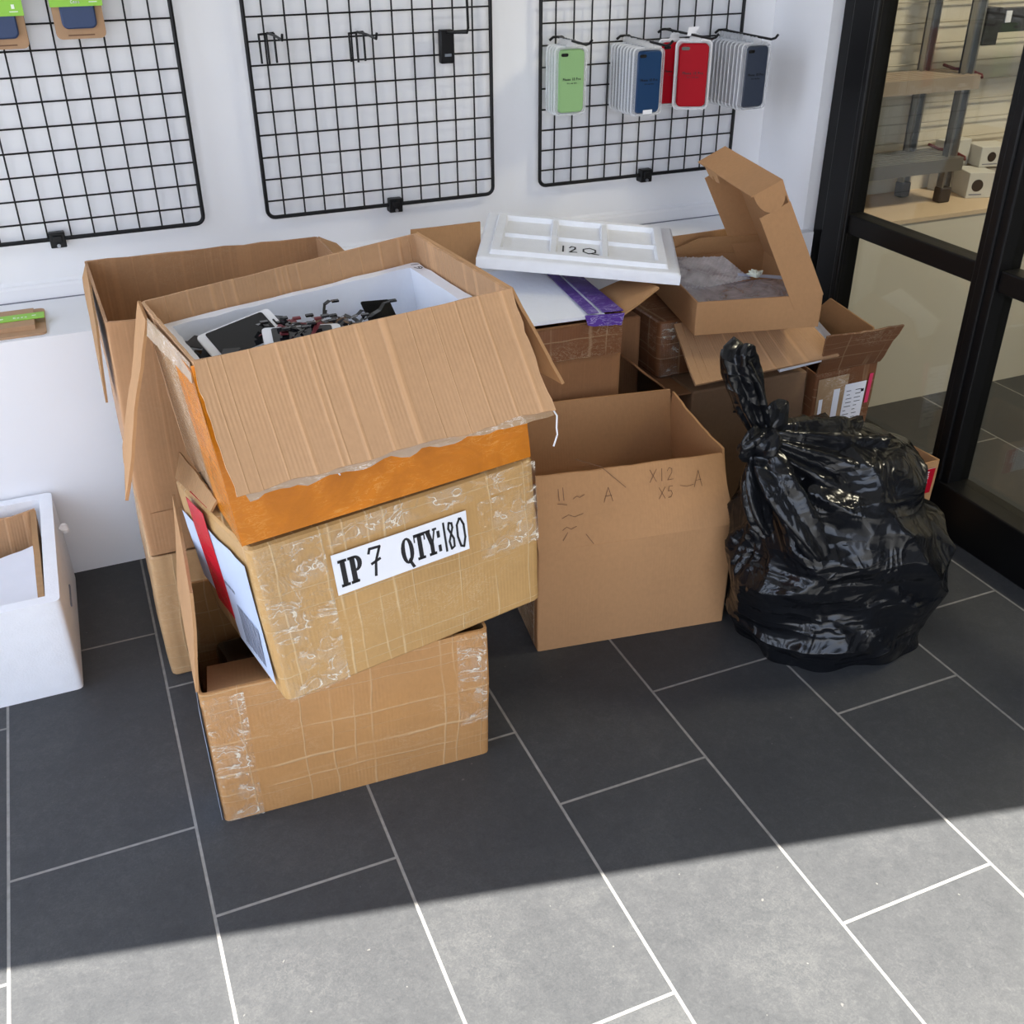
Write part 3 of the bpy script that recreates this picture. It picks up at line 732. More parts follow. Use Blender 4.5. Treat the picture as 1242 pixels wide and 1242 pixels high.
# ---- kraft card packs with lime labels on the left grid
def kraft_pack(cx_, zb, label, y=0.226):
    t = thing('boxed_phone_case', label, 'phone case', (cx_, y, zb), 'navy phone cases on kraft cards')
    p = MB(); q = rr2(0.098, 0.200, 0.012); p.prism([(cx_+a, y, zb+0.100+b) for a, b in q], (0, -0.004, 0)); p.build('card', M['kraft'], t)
    c = MB(); q1 = rr2(0.068, 0.150, 0.012); q2 = rr2(0.062, 0.144, 0.010); n = len(q1)
    zc = zb+0.095
    vs = [(cx_+a, y-0.004, zc+b) for a, b in q1]+[(cx_+a, y-0.012, zc+b) for a, b in q1]+[(cx_+a, y-0.015, zc+b) for a, b in q2]
    fs = [(k*n+i, k*n+(i+1) % n, (k+1)*n+(i+1) % n, (k+1)*n+i) for k in range(2) for i in range(n)]+[tuple(range(n))[::-1], tuple(2*n+i for i in range(n))]
    case = c.add(vs, fs).build('case', M['indigo'], t)
    e1 = MB(); write(e1, 'hello', (cx_-0.010, y-0.0152, zb+0.036), (1, 0, 0), (0, 0, 1), 0.004, 0.0005); 
    l = MB(); l.box((cx_-0.051, y-0.018, zb+0.062), (cx_+0.051, y-0.004, zb+0.135)); lab = l.build('label_band', M['lime'], t)
    tx = MB(); write(tx, 'Phone', (cx_-0.046, y-0.0184, zb+0.078), (1, 0, 0), (0, 0, 1), 0.0045, 0.0012, 0.15)
    write(tx, 'Case', (cx_-0.010, y-0.0184, zb+0.068), (1, 0, 0), (0, 0, 1), 0.006, 0.0014, 0.15)
    tx.prism([(cx_+0.030, y-0.0183, zb+0.075), (cx_+0.036, y-0.0183, zb+0.075), (cx_+0.036, y-0.0183, zb+0.083), (cx_+0.030, y-0.0183, zb+0.083)], (0, -0.0003, 0))
    tx.box((cx_+0.025, y-0.0186, zb+0.069), (cx_+0.041, y-0.0183, zb+0.0705))
    tx.build('label_text', M['limetext'], lab)
    s_ = MB(); s_.box((cx_-0.026, y-0.0045, zb+0.006), (cx_+0.026, y-0.0039, zb+0.0085)); s_.build('slot', M['pen'], t)
    at_base(t)
    for ch in t.children:
        for g in ch.children: pass
    return t
kraft_pack(0.101, 1.133, 'navy phone case on brown card with lime label, right of two on left grid')
kraft_pack(-0.052, 1.120, 'navy phone case on brown card with lime label, cut by the left photo edge')
# one lying on the ledge
def ledge_card(x0, x1, y0, y1, label, z=LZ+0.0005, rot=0.0):
    cx_, cy_ = (x0+x1)/2, (y0+y1)/2; w, h = x1-x0, y1-y0
    t = thing('card_insert', label, 'packaging', (cx_, cy_, z), 'empty kraft card packs on the ledge'); t.rotation_euler = (0, 0, rot)
    MB().prism([(a, b, 0) for a, b in rr2(w, h, 0.012)], (0, 0, 0.004)).build('card', M['kraft'], t)
    MB().box((-w*0.40, -h*0.32, 0.004), (w*0.30, h*0.36, 0.014)).build('raised_tray', M['kraft'], t)
    l = MB(); l.box((-w*0.52, -h*0.10, 0.0145), (w*0.50, h*0.12, 0.0165)); lb_ = l.build('label_band', M['lime'], t)
    tx = MB(); write(tx, 'Case', (-0.01, -0.006, 0.0165), (1, 0, 0), (0, 1, 0), 0.009, 0.0016); tx.box((-0.045, -0.003, 0.0165), (-0.03, 0.002, 0.0168)); tx.box((0.028, 0.0, 0.0165), (0.036, 0.004, 0.0168)); tx.build('label_text', M['limetext'], lb_)
    MB().box((-w*0.25, h*0.40, 0.0038), (w*0.15, h*0.425, 0.0044)).build('slot', M['pen'], t)
    return t
ledge_card(-0.200, -0.094, 0.015, 0.185, 'flat brown card pack with lime band lying on the white ledge')
ledge_card(-0.330, -0.206, 0.05, 0.21, 'second brown card pack on the ledge, mostly beyond the left photo edge')

# ------------------------------------------------------------------ room behind the glass
grid_panel(1.98, 0.68, 'pale wire grid on the wall behind the glass partition', M['pale_wire'], W=1.6, group='pale grids') if False else None
pg = thing('wire_grid', 'pale wire grid seen faintly through the glass partition', 'display grid', (2.4, 0.255, 0.66))
mb = MB()
for k in range(9): mb.tube([(1.96, 0.255, 0.68+0.055*k), (3.3, 0.255, 0.68+0.055*k)], 0.0022, 5)
mb.build('wire_mesh', M['pale_wire'], pg)
mb = MB(); mb.tube([(1.96, 0.26, 0.66), (3.3, 0.26, 0.66), (3.3, 0.26, 1.7), (1.96, 0.26, 1.7)], 0.004, 6, closed=True); mb.build('frame', M['pale_wire'], pg); at_base(pg)
ldr = thing('step_ladder', 'aluminium step ladder standing on the far ledge behind the glass', 'ladder', (2.3, 0.14, LZ))
for zt, mt in ((0.716, M['aluminium']), (0.940, M['tread'])):
    mb = MB(); mb.box((1.985, 0.085, zt-0.002), (2.445, 0.235, zt+0.002))
    for k in range(7): mb.box((1.985, 0.092+0.02*k, zt+0.002), (2.445, 0.100+0.02*k, zt+0.004))
    mb.box((1.985, 0.080, zt-0.034), (2.445, 0.088, zt+0.003)); tr = mb.build('tread', mt, ldr, smooth=False)
    MB().tube([(2.447, 0.232, zt+0.012), (2.449, 0.19, zt+0.006), (2.452, 0.14, zt+0.010), (2.452, 0.085, zt+0.001), (2.447, 0.078, zt-0.004)], 0.0045, 6).build('end_cap', M['redplastic'], tr)
for x_, y_, w_ in ((2.405, 0.115, 0.035), (2.345, 0.215, 0.03), (2.0, 0.115, 0.035)):
    mb = MB(); mb.box((x_, y_-0.012, LZ+0.03), (x_+0.006, y_+0.012, 1.62)); mb.box((x_+w_-0.006, y_-0.012, LZ+0.03), (x_+w_, y_+0.012, 1.62)); mb.box((x_, y_+0.006, LZ+0.03), (x_+w_, y_+0.012, 1.62))
    up_ = mb.build('upright', M['aluminium'], ldr, smooth=False)
    ft = MB(); ft.box((x_-0.003, y_-0.016, LZ), (x_+w_+0.003, y_+0.016, LZ+0.045)); f_ = ft.build('rubber_foot', M['rubber'], up_); md = f_.modifiers.new('bevel', 'BEVEL'); md.width = 0.005; md.segments = 2
at_base(ldr)
tb = thing('metal_bracket', 'black metal bracket arm behind the glass beside the ladder top', 'bracket', (2.6, 0.16, 1.05))
MB().box((2.47, 0.12, 1.045), (2.95, 0.155, 1.105)).build('arm', M['rubber'], tb, smooth=False); MB().box((2.455, 0.11, 1.015), (2.505, 0.165, 1.11)).build('clamp', M['rubber'], tb, smooth=False)
MB().box((2.53, 0.117, 1.07), (2.55, 0.12, 1.10)).build('white_label', M['paper'], tb, smooth=False); at_base(tb)
def small_box(lo, hi, label, rot=0.0, circ=True):
    t = thing('small_carton', label, 'box', ((lo[0]+hi[0])/2, (lo[1]+hi[1])/2, lo[2]), 'small cartons on the far ledge')
    w, d, h = hi[0]-lo[0], hi[1]-lo[1], hi[2]-lo[2]; t.rotation_euler = (0, 0, rot)
    o = MB().box((-w/2, -d/2, 0), (w/2, d/2, h)).build('body', M['greybox'], t, smooth=False); md = o.modifiers.new('bevel', 'BEVEL'); md.width = 0.0015; md.segments = 1
    if circ: MB().cyl((-w*0.12, -d/2-0.0004, h*0.5), min(w, h)*0.24, 0.0008, 'y', 20).build('printed_ring', M['ink'], t)
    MB().box((-w*0.4, -d/2-0.0005, h*0.12), (w*0.1, -d/2, h*0.17)).build('printed_line', M['greyprint'], t, smooth=False)
    return t
small_box((2.53, 0.10, LZ), (2.61, 0.20, LZ+0.075), 'white small carton with a round black mark beside the ladder foot', -0.3)
small_box((2.615, 0.155, LZ), (2.72, 0.25, LZ+0.070), 'plain small carton at the back right of the ladder foot', -0.1, False)
small_box((2.60, 0.15, LZ+0.0755), (2.70, 0.235, LZ+0.135), 'small grey-blue carton stacked on top behind the mullion', -0.2)
small_box((2.50, 0.215, LZ), (2.60, 0.262, LZ+0.15), 'taller pale carton leaning at the wall right of the ladder', 0.0)
small_box((2.80, 0.10, LZ), (2.92, 0.2, LZ+0.07), 'small carton seen right of the black mullion', 0.1)

# ------------------------------------------------------------------ cartons: left stack at the back
def carton(name, label, cat, b4, t4, mats, loc=None, **k):
    t = thing(name, label, cat, loc or tuple(sum((V(p) for p in b4), V())/4))
    o = body8(b4, t4, **k).build('body', mats, t)
    return t
def rect(x, y, z, W, D, yaw=0.0):
    c, s = math.cos(yaw), math.sin(yaw); f = lambda a, b: (x+a*c-b*s, y+a*s+b*c, z)
    return [f(0, 0), f(W, 0), f(W, D), f(0, D)]

A4 = rect(0.007, -0.489, 0, 0.478, 0.385)
tA = carton('cardboard_box', 'crumpled taped carton on the floor under the tall open box at the left', 'box', A4, [(0.009, -0.482, 0.283), (0.483, -0.482, 0.283), (0.483, -0.106, 0.283), (0.009, -0.106, 0.283)], M['cb_wrinkle'], closed=True, r=0.014, bulge=0.006, seed=2.2)
at_base(tA)
B_b = [(0.013, -0.479, 0.288), (0.484, -0.479, 0.288), (0.484, -0.100, 0.288), (0.013, -0.100, 0.288)]
B_t = [(0.021, -0.4785, 0.758), (0.484, -0.478, 0.758), (0.484, -0.098, 0.758), (0.010, -0.096, 0.762)]
tB = carton('cardboard_box', 'tall open-topped carton standing at the back left against the ledge', 'box', B_b, B_t, M['cb_old'], r=0.007, bulge=0.005, rim=0.004, seed=3.1)
slab([(0.006, -0.475, 0.755), (0.012, -0.100, 0.760), (0.000, -0.12, 0.735), (-0.006, -0.44, 0.60)], 0.004, amp=0.003, jag=0.006, seed=4).build('left_flap', M['cb_edge'], tB)
slab([(0.484, -0.10, 0.758), (0.484, -0.25, 0.758), (0.520, -0.25, 0.745), (0.520, -0.11, 0.742)], 0.005, amp=0.002, seed=5).build('right_flap', M['cb'], tB)
patch([(B_b[0]), (B_b[1]), (B_t[1]), (B_t[0])], 0.03, 0.98, 0.02, 0.20, off=0.004, seed=3).build('bottom_tape', M['cb_old'], tB)
mk = MB(); ox, oz = 0.105, 0.60; exv, ezv = V((1, 0, 0)), V((0, 0, 1)); fo = V((ox, -0.487, oz))
ink(mk, fo, exv*0.055, ezv*0.08, [[(.0, .9), (.6, 1), (.9, .8), (.35, .45), (1.2, .5)], [(.35, .45), (.7, -.1)], [(.1, .2), (.35, .45)]], 0.002); mk.build('pen_mark', M['redpen'], tB)
at_base(tB)

# ------------------------------------------------------------------ left polystyrene box with scraps
S_b = [(-0.575, -0.452, 0), (-0.166, -0.455, 0), (-0.160, -0.012, 0), (-0.575, -0.012, 0)]
S_t = [(-0.590, -0.472, 0.228), (-0.164, -0.470, 0.228), (-0.164, -0.010, 0.228), (-0.590, -0.010, 0.228)]
tS = thing('polystyrene_box', 'open white polystyrene box on the floor at the left photo edge', 'foam box', (-0.37, -0.23, 0))
body8(S_b, S_t, t=0.026, r=0.012, bulge=0.0015, seed=8, nz=8).build('body', M['foam'], tS)
nt = MB(); nt.box((-0.168, -0.30, 0.10), (-0.1595, -0.22, 0.106)); nt.build('side_slot', M['greyprint'], tS)
at_base(tS)
sc = thing('cardboard_scrap', 'torn brown cardboard piece standing inside the white foam box', 'cardboard', (-0.3, -0.2, 0.03))
slab([(-0.50, -0.10, 0.04), (-0.215, -0.075, 0.04), (-0.203, -0.070, 0.222), (-0.50, -0.09, 0.20)], 0.006, jag=0.006, seed=1.2).build('back_sheet', M['cb_flap'], sc)
slab([(-0.208, -0.42, 0.04), (-0.208, -0.080, 0.04), (-0.200, -0.075, 0.226), (-0.197, -0.42, 0.190)], 0.012, jag=0.008, seed=2.1).build('side_sheet', M['cb_edge'], sc); at_base(sc)
fs_ = slab([(-0.52, -0.42, 0.06), (-0.222, -0.42, 0.06), (-0.222, -0.10, 0.15), (-0.52, -0.12, 0.10)], 0.004, seed=4, amp=0.004, folds=0.002).build('foam_wrap_sheet', M['paper'])
tag(fs_, 'white foam wrap sheet lying inside the left polystyrene box', 'foam sheet')
fc = MB(); 
for k in range(14):
    fc.box((0, 0, 0), (0, 0, 0)) if False else None
p0 = V((-0.160, -0.085, 0.19))
bmx = bmesh.new(); bmesh.ops.create_icosphere(bmx, subdivisions=2, radius=0.011)
for v in bmx.verts: v.co = v.co*(1+0.5*nz3(v.co, 120)); v.co += V((-0.149, -0.12, 0.19))
me = bpy.data.meshes.new('foam_crumb'); bmx.to_mesh(me); bmx.free(); me.materials.append(M['foam']); ocr = bpy.data.objects.new('foam_crumb', me); COL.objects.link(ocr); ocr.parent = tS; ocr.matrix_parent_inverse = Matrix.Translation(-V(tS.location))

# ------------------------------------------------------------------ front stack: bottom carton C
C_b = [(0.0388, -0.9313, 0), (0.5254, -0.9523, 0), (0.540, -0.6183, 0), (0.0516, -0.5989, 0)]
C_t = [(0.0381, -0.9332, 0.2862), (0.5281, -0.9511, 0.2866), (0.540, -0.6183, 0.2864), (0.0516, -0.5989, 0.2864)]
tC = carton('cardboard_box', 'open taped carton on the floor, bottom of the front stack', 'box', C_b, C_t, M['cb_tape2'], r=0.012, bulge=0.003, rim=0.002, seed=5.3)
slab([(0.040, -0.925, 0.287), (0.0516, -0.605, 0.287), (0.078, -0.535, 0.440), (0.061, -0.880, 0.445)], 0.005, amp=0.002, jag=0.003, bow=0.004, seed=6).build('left_flap', M['cb'], tC)
slab([(0.052, -0.926, 0.283), (0.150, -0.930, 0.283), (0.165, -0.800, 0.235), (0.064, -0.795, 0.235)], 0.004, amp=0.002, seed=7).build('front_flap', M['cb'], tC)
patch([C_b[0], C_b[1], C_t[1], C_t[0]], 0.005, 0.14, 0.01, 0.97, off=0.0045, t=0.0005, amp=0.002, seed=14).build('clear_tape', M['tapefilm'], tC)
patch([C_b[0], C_b[1], C_t[1], C_t[0]], 0.88, 0.99, 0.3, 0.99, off=0.0045, t=0.0005, amp=0.002, seed=15).build('clear_tape', M['tapefilm'], tC)
patch([C_b[3], C_b[0], C_t[0], C_t[3]], 0.75, 0.995, 0.02, 0.9, off=0.003).build('side_label', M['bluepaper'], tC)
at_base(tC)
bb = MB(); bb.box((0.09, -0.80, 0.12), (0.30, -0.66, 0.19)); o = bb.build('black_wrapped_bundle', M['darkplastic']); md = o.modifiers.new('bevel', 'BEVEL'); md.width = 0.015; md.segments = 3
tag(o, 'shiny black wrapped bundle inside the bottom carton of the front stack', 'bundle')
b2 = MB(); b2.box((0.08, -0.86, 0.006), (0.45, -0.66, 0.119)); tag(b2.build('inner_carton', M['cb'], smooth=False), 'plain brown carton lying at the bottom of the open front carton', 'box')

# ------------------------------------------------------------------ carton D (IP 7 QTY:180)
D_b = [(0.1647, -1.014, 0.2925), (0.6451, -0.9143, 0.2925), (0.590, -0.600, 0.2925), (0.105, -0.70, 0.2925)]
D_t = [(0.145, -0.972, 0.5588), (0.6484, -0.8745, 0.5584), (0.598, -0.56, 0.549), (0.074, -0.685, 0.549)]
tD = carton('cardboard_box', 'closed clear-taped carton with white IP 7 QTY:180 sticker, middle of the front stack', 'box', D_b, D_t, M['cb_tape'], closed=True, r=0.014, bulge=0.004, seed=6.6, nz=12, ns=16)
Fq = [D_b[0], D_b[1], D_t[1], D_t[0]]
# sticker frame on the front face
def face_frame(q4):
    q4 = [V(p) for p in q4]; ex = (q4[1]-q4[0]+q4[2]-q4[3]).normalized(); n = ex.cross((q4[3]-q4[0]+q4[2]-q4[1])).normalized(); return ex, n.cross(ex).normalized(), n
ex, ey, nn = face_frame(Fq)
SU0, SU1, SV0, SV1 = 0.235, 0.715, 0.560, 0.818
st = patch(Fq, SU0, SU1, SV0, SV1, off=0.0062, t=0.0006).build('sticker', M['paper'], tD)
c0 = bil(Fq, SU0, SV0)+nn*0.0072; c1 = bil(Fq, SU1, SV0)+nn*0.0072; c3 = bil(Fq, SU0, SV1)+nn*0.0072
sex = (c1-c0); sey = (c3-c0)
def sp_(pl, x, w, h=0.66, y=0.17):       # letter polygons in a unit cell -> sticker
    return [[(x+a*w, y+b*h) for a, b in p] for p in pl]
def arc(cx_, cy_, rx, ry, rx2, ry2, a0, a1, n=10):
    out = []
    for k in range(n):
        a, b = a0+(a1-a0)*k/n, a0+(a1-a0)*(k+1)/n
        out.append([(cx_+rx2*math.cos(a), cy_+ry2*math.sin(a)), (cx_+rx*math.cos(a), cy_+ry*math.sin(a)), (cx_+rx*math.cos(b), cy_+ry*math.sin(b)), (cx_+rx2*math.cos(b), cy_+ry2*math.sin(b))])
    return out
R_ = lambda x0, y0, x1, y1: [(x0, y0), (x1, y0), (x1, y1), (x0, y1)]
LI = [R_(.22, 0, .78, 1), R_(0, 0, 1, .10), R_(0, .90, 1, 1)]
LPp = [R_(.12, 0, .50, 1), R_(0, 0, .62, .10), R_(0, .90, .55, 1)]+arc(.50, .71, .50, .29, .16, .20, -PI/2, PI/2)
LQ = arc(.5, .5, .5, .5, .18, .42, 0, 2*PI, 18)+[[(.45, .12), (.60, .22), (.95, -.18), (.72, -.2)]]
LT = [R_(.31, 0, .69, 1), R_(.15, 0, .85, .10), R_(0, .88, 1, 1), R_(0, .70, .10, 1), R_(.90, .70, 1, 1)]
LY = [R_(.34, 0, .68, .48), R_(.18, 0, .84, .10), [(.34, .40), (.68, .40), (.42, 1), (.02, 1)], [(.50, .40), (.66, .46), (.98, 1), (.84, 1)], R_(-.04, .92, .5, 1), R_(.70, .92, 1.08, 1)]
for pl, x, w in ((LI, .035, .062), (LPp, .105, .095), (LQ, .485, .095), (LT, .588, .085), (LY, .675, .085)):
    lt = MB(); polys(lt, c0, sex, sey, sp_(pl, x, w)); lt.build('printed_letter', M['ink'], st)
lt = MB()
for yy in (.20, .56): polys(lt, c0, sex, sey, [R_(.765, yy, .787, yy+.17)])
lt.build('printed_colon', M['ink'], st)
for ch, x, y, w, h, th in (('7', .245, .18, .105, .68, .0046), ('1', .802, .15, .045, .72, .0038), ('8', .845, .15, .06, .72, .0036), ('0', .915, .12, .075, .74, .0038)):
    hw = MB(); ink(hw, c0+sex*x+sey*y, sex*w, sey*h, GL[ch], th); hw.build('handwritten_numeral', M['ink'], st)
# left face: shipping label and red tape
Lq = [D_b[3], D_b[0], D_t[0], D_t[3]]
lab = patch(Lq, 0.48, 0.95, 0.10, 0.88, off=0.006, t=0.0006, jag=0.004, seed=1).build('shipping_label', M['bluepaper'], tD)
lex, ley, ln = face_frame(Lq); pr = MB()
for k in range(12): 
    a = bil(Lq, 0.60+0.022*k, 0.16+0.0*k)+ln*0.0069; pr.prism([a, a+lex*0.003*(1+(k % 3)*0.5), a+lex*0.003*(1+(k % 3)*0.5)+ley*0.075, a+ley*0.075], ln*0.0003)
for k in range(3):
    a = bil(Lq, 0.50+0.05*k, 0.52)+ln*0.0069; pr.prism([a, a+lex*0.012, a+lex*0.012+ley*0.006, a+ley*0.006], ln*0.0003)
pr.build('barcode', M['greyprint'], lab)
lab2 = patch(Lq, 0.05, 0.28, 0.30, 0.80, off=0.006, t=0.0006, jag=0.004, seed=2).build('second_label', M['bluepaper'], tD)
tp = patch(Lq, 0.25, 0.49, 0.25, 1.0, off=0.0072, t=0.0006, seed=3, amp=0.002)
tq = [D_t[0], D_t[1], D_t[2], D_t[3]]
tp.build('red_tape', M['red'], tD)
patch(Fq, 0.005, 0.22, 0.01, 0.97, off=0.0055, t=0.0005, amp=0.002, seed=11).build('clear_tape', M['tapefilm'], tD)
patch(Fq, 0.23, 0.995, 0.86, 0.995, off=0.0055, t=0.0005, amp=0.002, seed=12).build('clear_tape', M['tapefilm'], tD)
patch(Fq, 0.76, 0.995, 0.45, 0.84, off=0.0055, t=0.0005, amp=0.002, seed=13).build('clear_tape', M['tapefilm'], tD)
patch([D_t[3], D_t[0], (0.24, -0.955, 0.5588), (0.17, -0.66, 0.549)], 0.25, 0.49, 0.0, 0.8, off=0.006, t=0.0006).build('red_tape', M['red'], tD)
slab([(0.076, -0.69, 0.553), (0.112, -0.84, 0.560), (0.124, -0.84, 0.578), (0.092, -0.665, 0.585)], 0.004, amp=0.002, jag=0.003, seed=9).build('loose_flap', M['cb_edge'], tD)
at_base(tD)
for ch in (st, lab): 
    pass

# ------------------------------------------------------------------ carton E with orange tape
E_b = [(0.1432, -0.9663, 0.5645), (0.637, -0.876, 0.5645), (0.600, -0.530, 0.558), (0.107, -0.593, 0.556)]
E_t = [(0.115, -0.9515, 0.850), (0.5906, -0.9132, 0.8746), (0.5649, -0.5368, 0.8663), (0.0815, -0.5801, 0.8212)]
tE = carton('cardboard_box', 'open carton with bright orange tape, top of the front stack', 'box', E_b, E_t, M['cb_flap'], r=0.008, bulge=0.003, rim=0.002, seed=7.1, nz=10, ns=14)
def facepatch(b, t, i, j, u0, u1, v0, v1, name, mat, off=0.004, **k):
    return patch([b[i], b[j], t[j], t[i]], u0, u1, v0, v1, off=off, **k).build(name, mat, tE)
facepatch(E_b, E_t, 0, 1, -0.009, 1.003, 0.005, 0.99, 'orange_tape', M['orange'], nu=16, nv=12)
facepatch(E_b, E_t, 3, 0, 0.62, 1.011, 0.0, 0.97, 'orange_tape', M['orange'], seed=3, jag=0.006, jagsides='l')
facepatch(E_b, E_t, 3, 0, 0.10, 0.93, 0.02, 0.93, 'clear_tape', M['cleartape'], off=0.0045 if False else 0.0030, seed=4, jag=0.005)
facepatch(E_b, E_t, 1, 2, 0.0, 0.98, 0.005, 0.9, 'orange_tape', M['orange'], seed=5)
slab([E_t[0], E_t[1], (0.607, -1.035, 0.727), (0.133, -1.052, 0.693)], 0.006, nu=30, nv=14, amp=0.003, bow=0.006, jag=0.004, seed=3.3, folds=0.0012).build('front_flap', M['cb_flap'], tE)
# torn tape film along the flap's free edge
tf = slab([(0.14, -1.040, 0.705), (0.60, -1.026, 0.735), (0.607, -1.037, 0.719), (0.150, -1.048, 0.682)], 0.0008, nu=40, nv=4, amp=0.003, jag=0.008, seed=8, jagsides='t'); tf.build('torn_tape_edge', M['cleartape'], tE)
slab([E_t[1], E_t[2], (0.602, -0.54, 0.70), (0.668, -0.932, 0.716)], 0.005, nu=16, nv=10, amp=0.003, jag=0.004, seed=5.5).build('right_flap', M['cb'], tE)
slab([(0.0815, -0.575, 0.821), (0.0838, -0.675, 0.820), (-0.001, -0.755, 0.560), (0.012, -0.615, 0.585)], 0.005, nu=12, nv=12, amp=0.004, jag=0.007, seed=6.5).build('left_flap', M['cb'], tE)
# ragged tape fringe on the left rim
slab([(0.083, -0.68, 0.826), (0.113, -0.945, 0.848), (0.110, -0.957, 0.822), (0.077, -0.70, 0.806)], 0.0015, nu=20, nv=6, amp=0.004, jag=0.003, seed=2.5).build('torn_tape_edge', M['cleartape'], tE)
MB().tube([(0.607, -1.037, 0.725), (0.616, -1.03, 0.712), (0.618, -1.025, 0.69), (0.622, -1.02, 0.675), (0.617, -1.018, 0.655)], 0.0014, 5).build('tape_shred', M['foam'], tE)
MB().tube([(0.20, -1.005, 0.668), (0.225, -1.006, 0.684), (0.25, -1.004, 0.692), (0.275, -1.000, 0.686), (0.288, -0.996, 0.665)], 0.0012, 5).build('tape_shred', M['foam'], tE)
at_base(tE)

# foam liner inside E
fb = thing('polystyrene_box', 'white polystyrene liner inside the orange-taped carton, full of phone parts', 'foam box', (0.34, -0.75, 0.58))
ins = 0.010
def insc(c4, i):
    c4 = [V(p) for p in c4]; return [p+((c4[(k+1) % 4]-p).normalized()+(c4[k-1]-p).normalized())*i for k, p in enumerate(c4)]
eb, et = insc(E_b, ins), insc(E_t, ins)
fb_b = [eb[k].lerp(et[k], 0.05) for k in range(4)]; fb_t = [eb[k].lerp(et[k], 0.845) for k in range(4)]
body8(fb_b, fb_t, t=0.022, r=0.010, bulge=0.0012, rim=0.003, seed=9.1).build('body', M['foam_in'], fb)
mk = MB(); mp_ = fb_t[2]+V((-0.005, -0.055, 0.0035)); 
ink(mk, mp_+V((0.0, 0, 0)), V((0, 0.02, 0)), V((-0.013, 0, 0)), GL['6'], 0.0016); ink(mk, mp_+V((0, 0.022, 0)), V((0, 0.016, 0)), V((-0.013, 0, 0)), GL['1'], 0.0016); mk.build('handwritten_number', M['ink'], fb)
at_base(fb)

# phone parts in the liner
FZ = 0.765
def phone_part(c, ex_, ey_, label, w=0.062, h=0.13, rim=True, mat='screen', rimmat='phonewhite'):
    ex_ = V(ex_).normalized(); ey_ = V(ey_); ey_ = (ey_-ex_*ey_.dot(ex_)).normalized(); n = ex_.cross(ey_)
    if n.z < 0: ex_ = -ex_; n = -n
    t = thing('phone_screen', label, 'phone part', tuple(c), 'loose phone parts in the foam liner'); c = V(c)
    if rim:
        MB().prism([c+ex_*a+ey_*b for a, b in rr2(w, h, 0.007)], n*0.003).build('frame', M[rimmat], t)
    MB().prism([c+n*(0.003 if rim else 0)+ex_*a+ey_*b for a, b in rr2(w-0.005, h-(0.028 if rim else 0), 0.004)], n*0.0008).build('glass', M[mat], t)
    if rim: MB().prism([c+n*0.003+ey_*(h/2-0.007)+ex_*a+ey_*b for a, b in rr2(0.014, 0.003, 0.0014)], n*0.0006).build('earpiece_slot', M['ink'], t)
    return at_base(t)
phone_part((0.215, -0.735, 0.796), (-.35, .80, .45), (1, .25, .05), 'white-rimmed phone screen lying tilted at the left of the foam liner')
phone_part((0.295, -0.80, 0.802), (0.1, .9, .3), (1, .35, .1), 'white-rimmed phone screen near the front flap, middle of the heap', 0.058, 0.12)
phone_part((0.203, -0.83, 0.775), (0.05, .6, .9), (1, -.9, 0.1), 'narrow phone screen standing on its edge at the left corner', 0.05, 0.10)
phone_part((0.445, -0.745, 0.772), (.9, .3, -.15), (.1, .8, .60), 'plain black phone back propped against the right of the heap', 0.062, 0.12, rim=False, mat='darkplastic')
phone_part((0.23, -0.845, 0.775), (1, .1, .1), (0, 1, .1), 'dark phone glass flat under the other parts at the front', 0.07, 0.11, rim=False, mat='screen')
phone_part((0.34, -0.765, 0.788), (1, -.3, .2), (0.2, 1, .0), 'dark phone glass flat under the cable tangle', 0.07, 0.13, rim=False, mat='screen')
rnd = random.Random(5)
for k in range(26):
    cx_, cy_ = 0.235+0.0072*k, -0.79+rnd.uniform(-0.04, 0.075); cz_ = FZ+rnd.uniform(0.020, 0.042)
    pts = []; a = rnd.uniform(0, 6.28); p = V((cx_, cy_, cz_))
    for j in range(7):
        pts.append(p.copy()); a += rnd.uniform(-0.9, 0.9); p = p+V((math.cos(a)*0.011, math.sin(a)*0.009, rnd.uniform(-0.007, 0.010)))
        p.z = max(p.z, FZ+0.005)
    mb = MB()
    for q0, q1 in zip(pts[:-1], pts[1:]):
        d = (q1-q0).normalized(); s_ = d.cross(V((0, 0, 1))).normalized()*rnd.uniform(0.002, 0.006); mb.prism([q0-s_, q1-s_, q1+s_, q0+s_], (0, 0, 0.0007))
    q = pts[-1]; mb.box((q.x-0.006, q.y-0.004, q.z), (q.x+0.006, q.y+0.004, q.z+0.003))
    tag(mb.build('ribbon_cable', M['darkplastic'] if k % 4 else M['redplastic']), 'thin black ribbon cable tangled among the phone parts in the foam liner', 'cable', 'ribbon cables among the phone parts')
fl = MB(); c4 = [fb_b[k].lerp(fb_t[k], 0.875) for k in range(4)]; c4 = insc(c4, 0.026)
bed = slab([c4[0], bil(c4, .66, 0)-V((0, 0, .035)), bil(c4, .66, 1)-V((0, 0, .035)), c4[3]], 0.02, nu=40, nv=30, amp=0.016, seed=12).build('phone_part_heap', M['rubber']); bed['kind'] = 'stuff'
tag(bed, 'bed of small black phone parts filling the foam liner', 'phone parts')
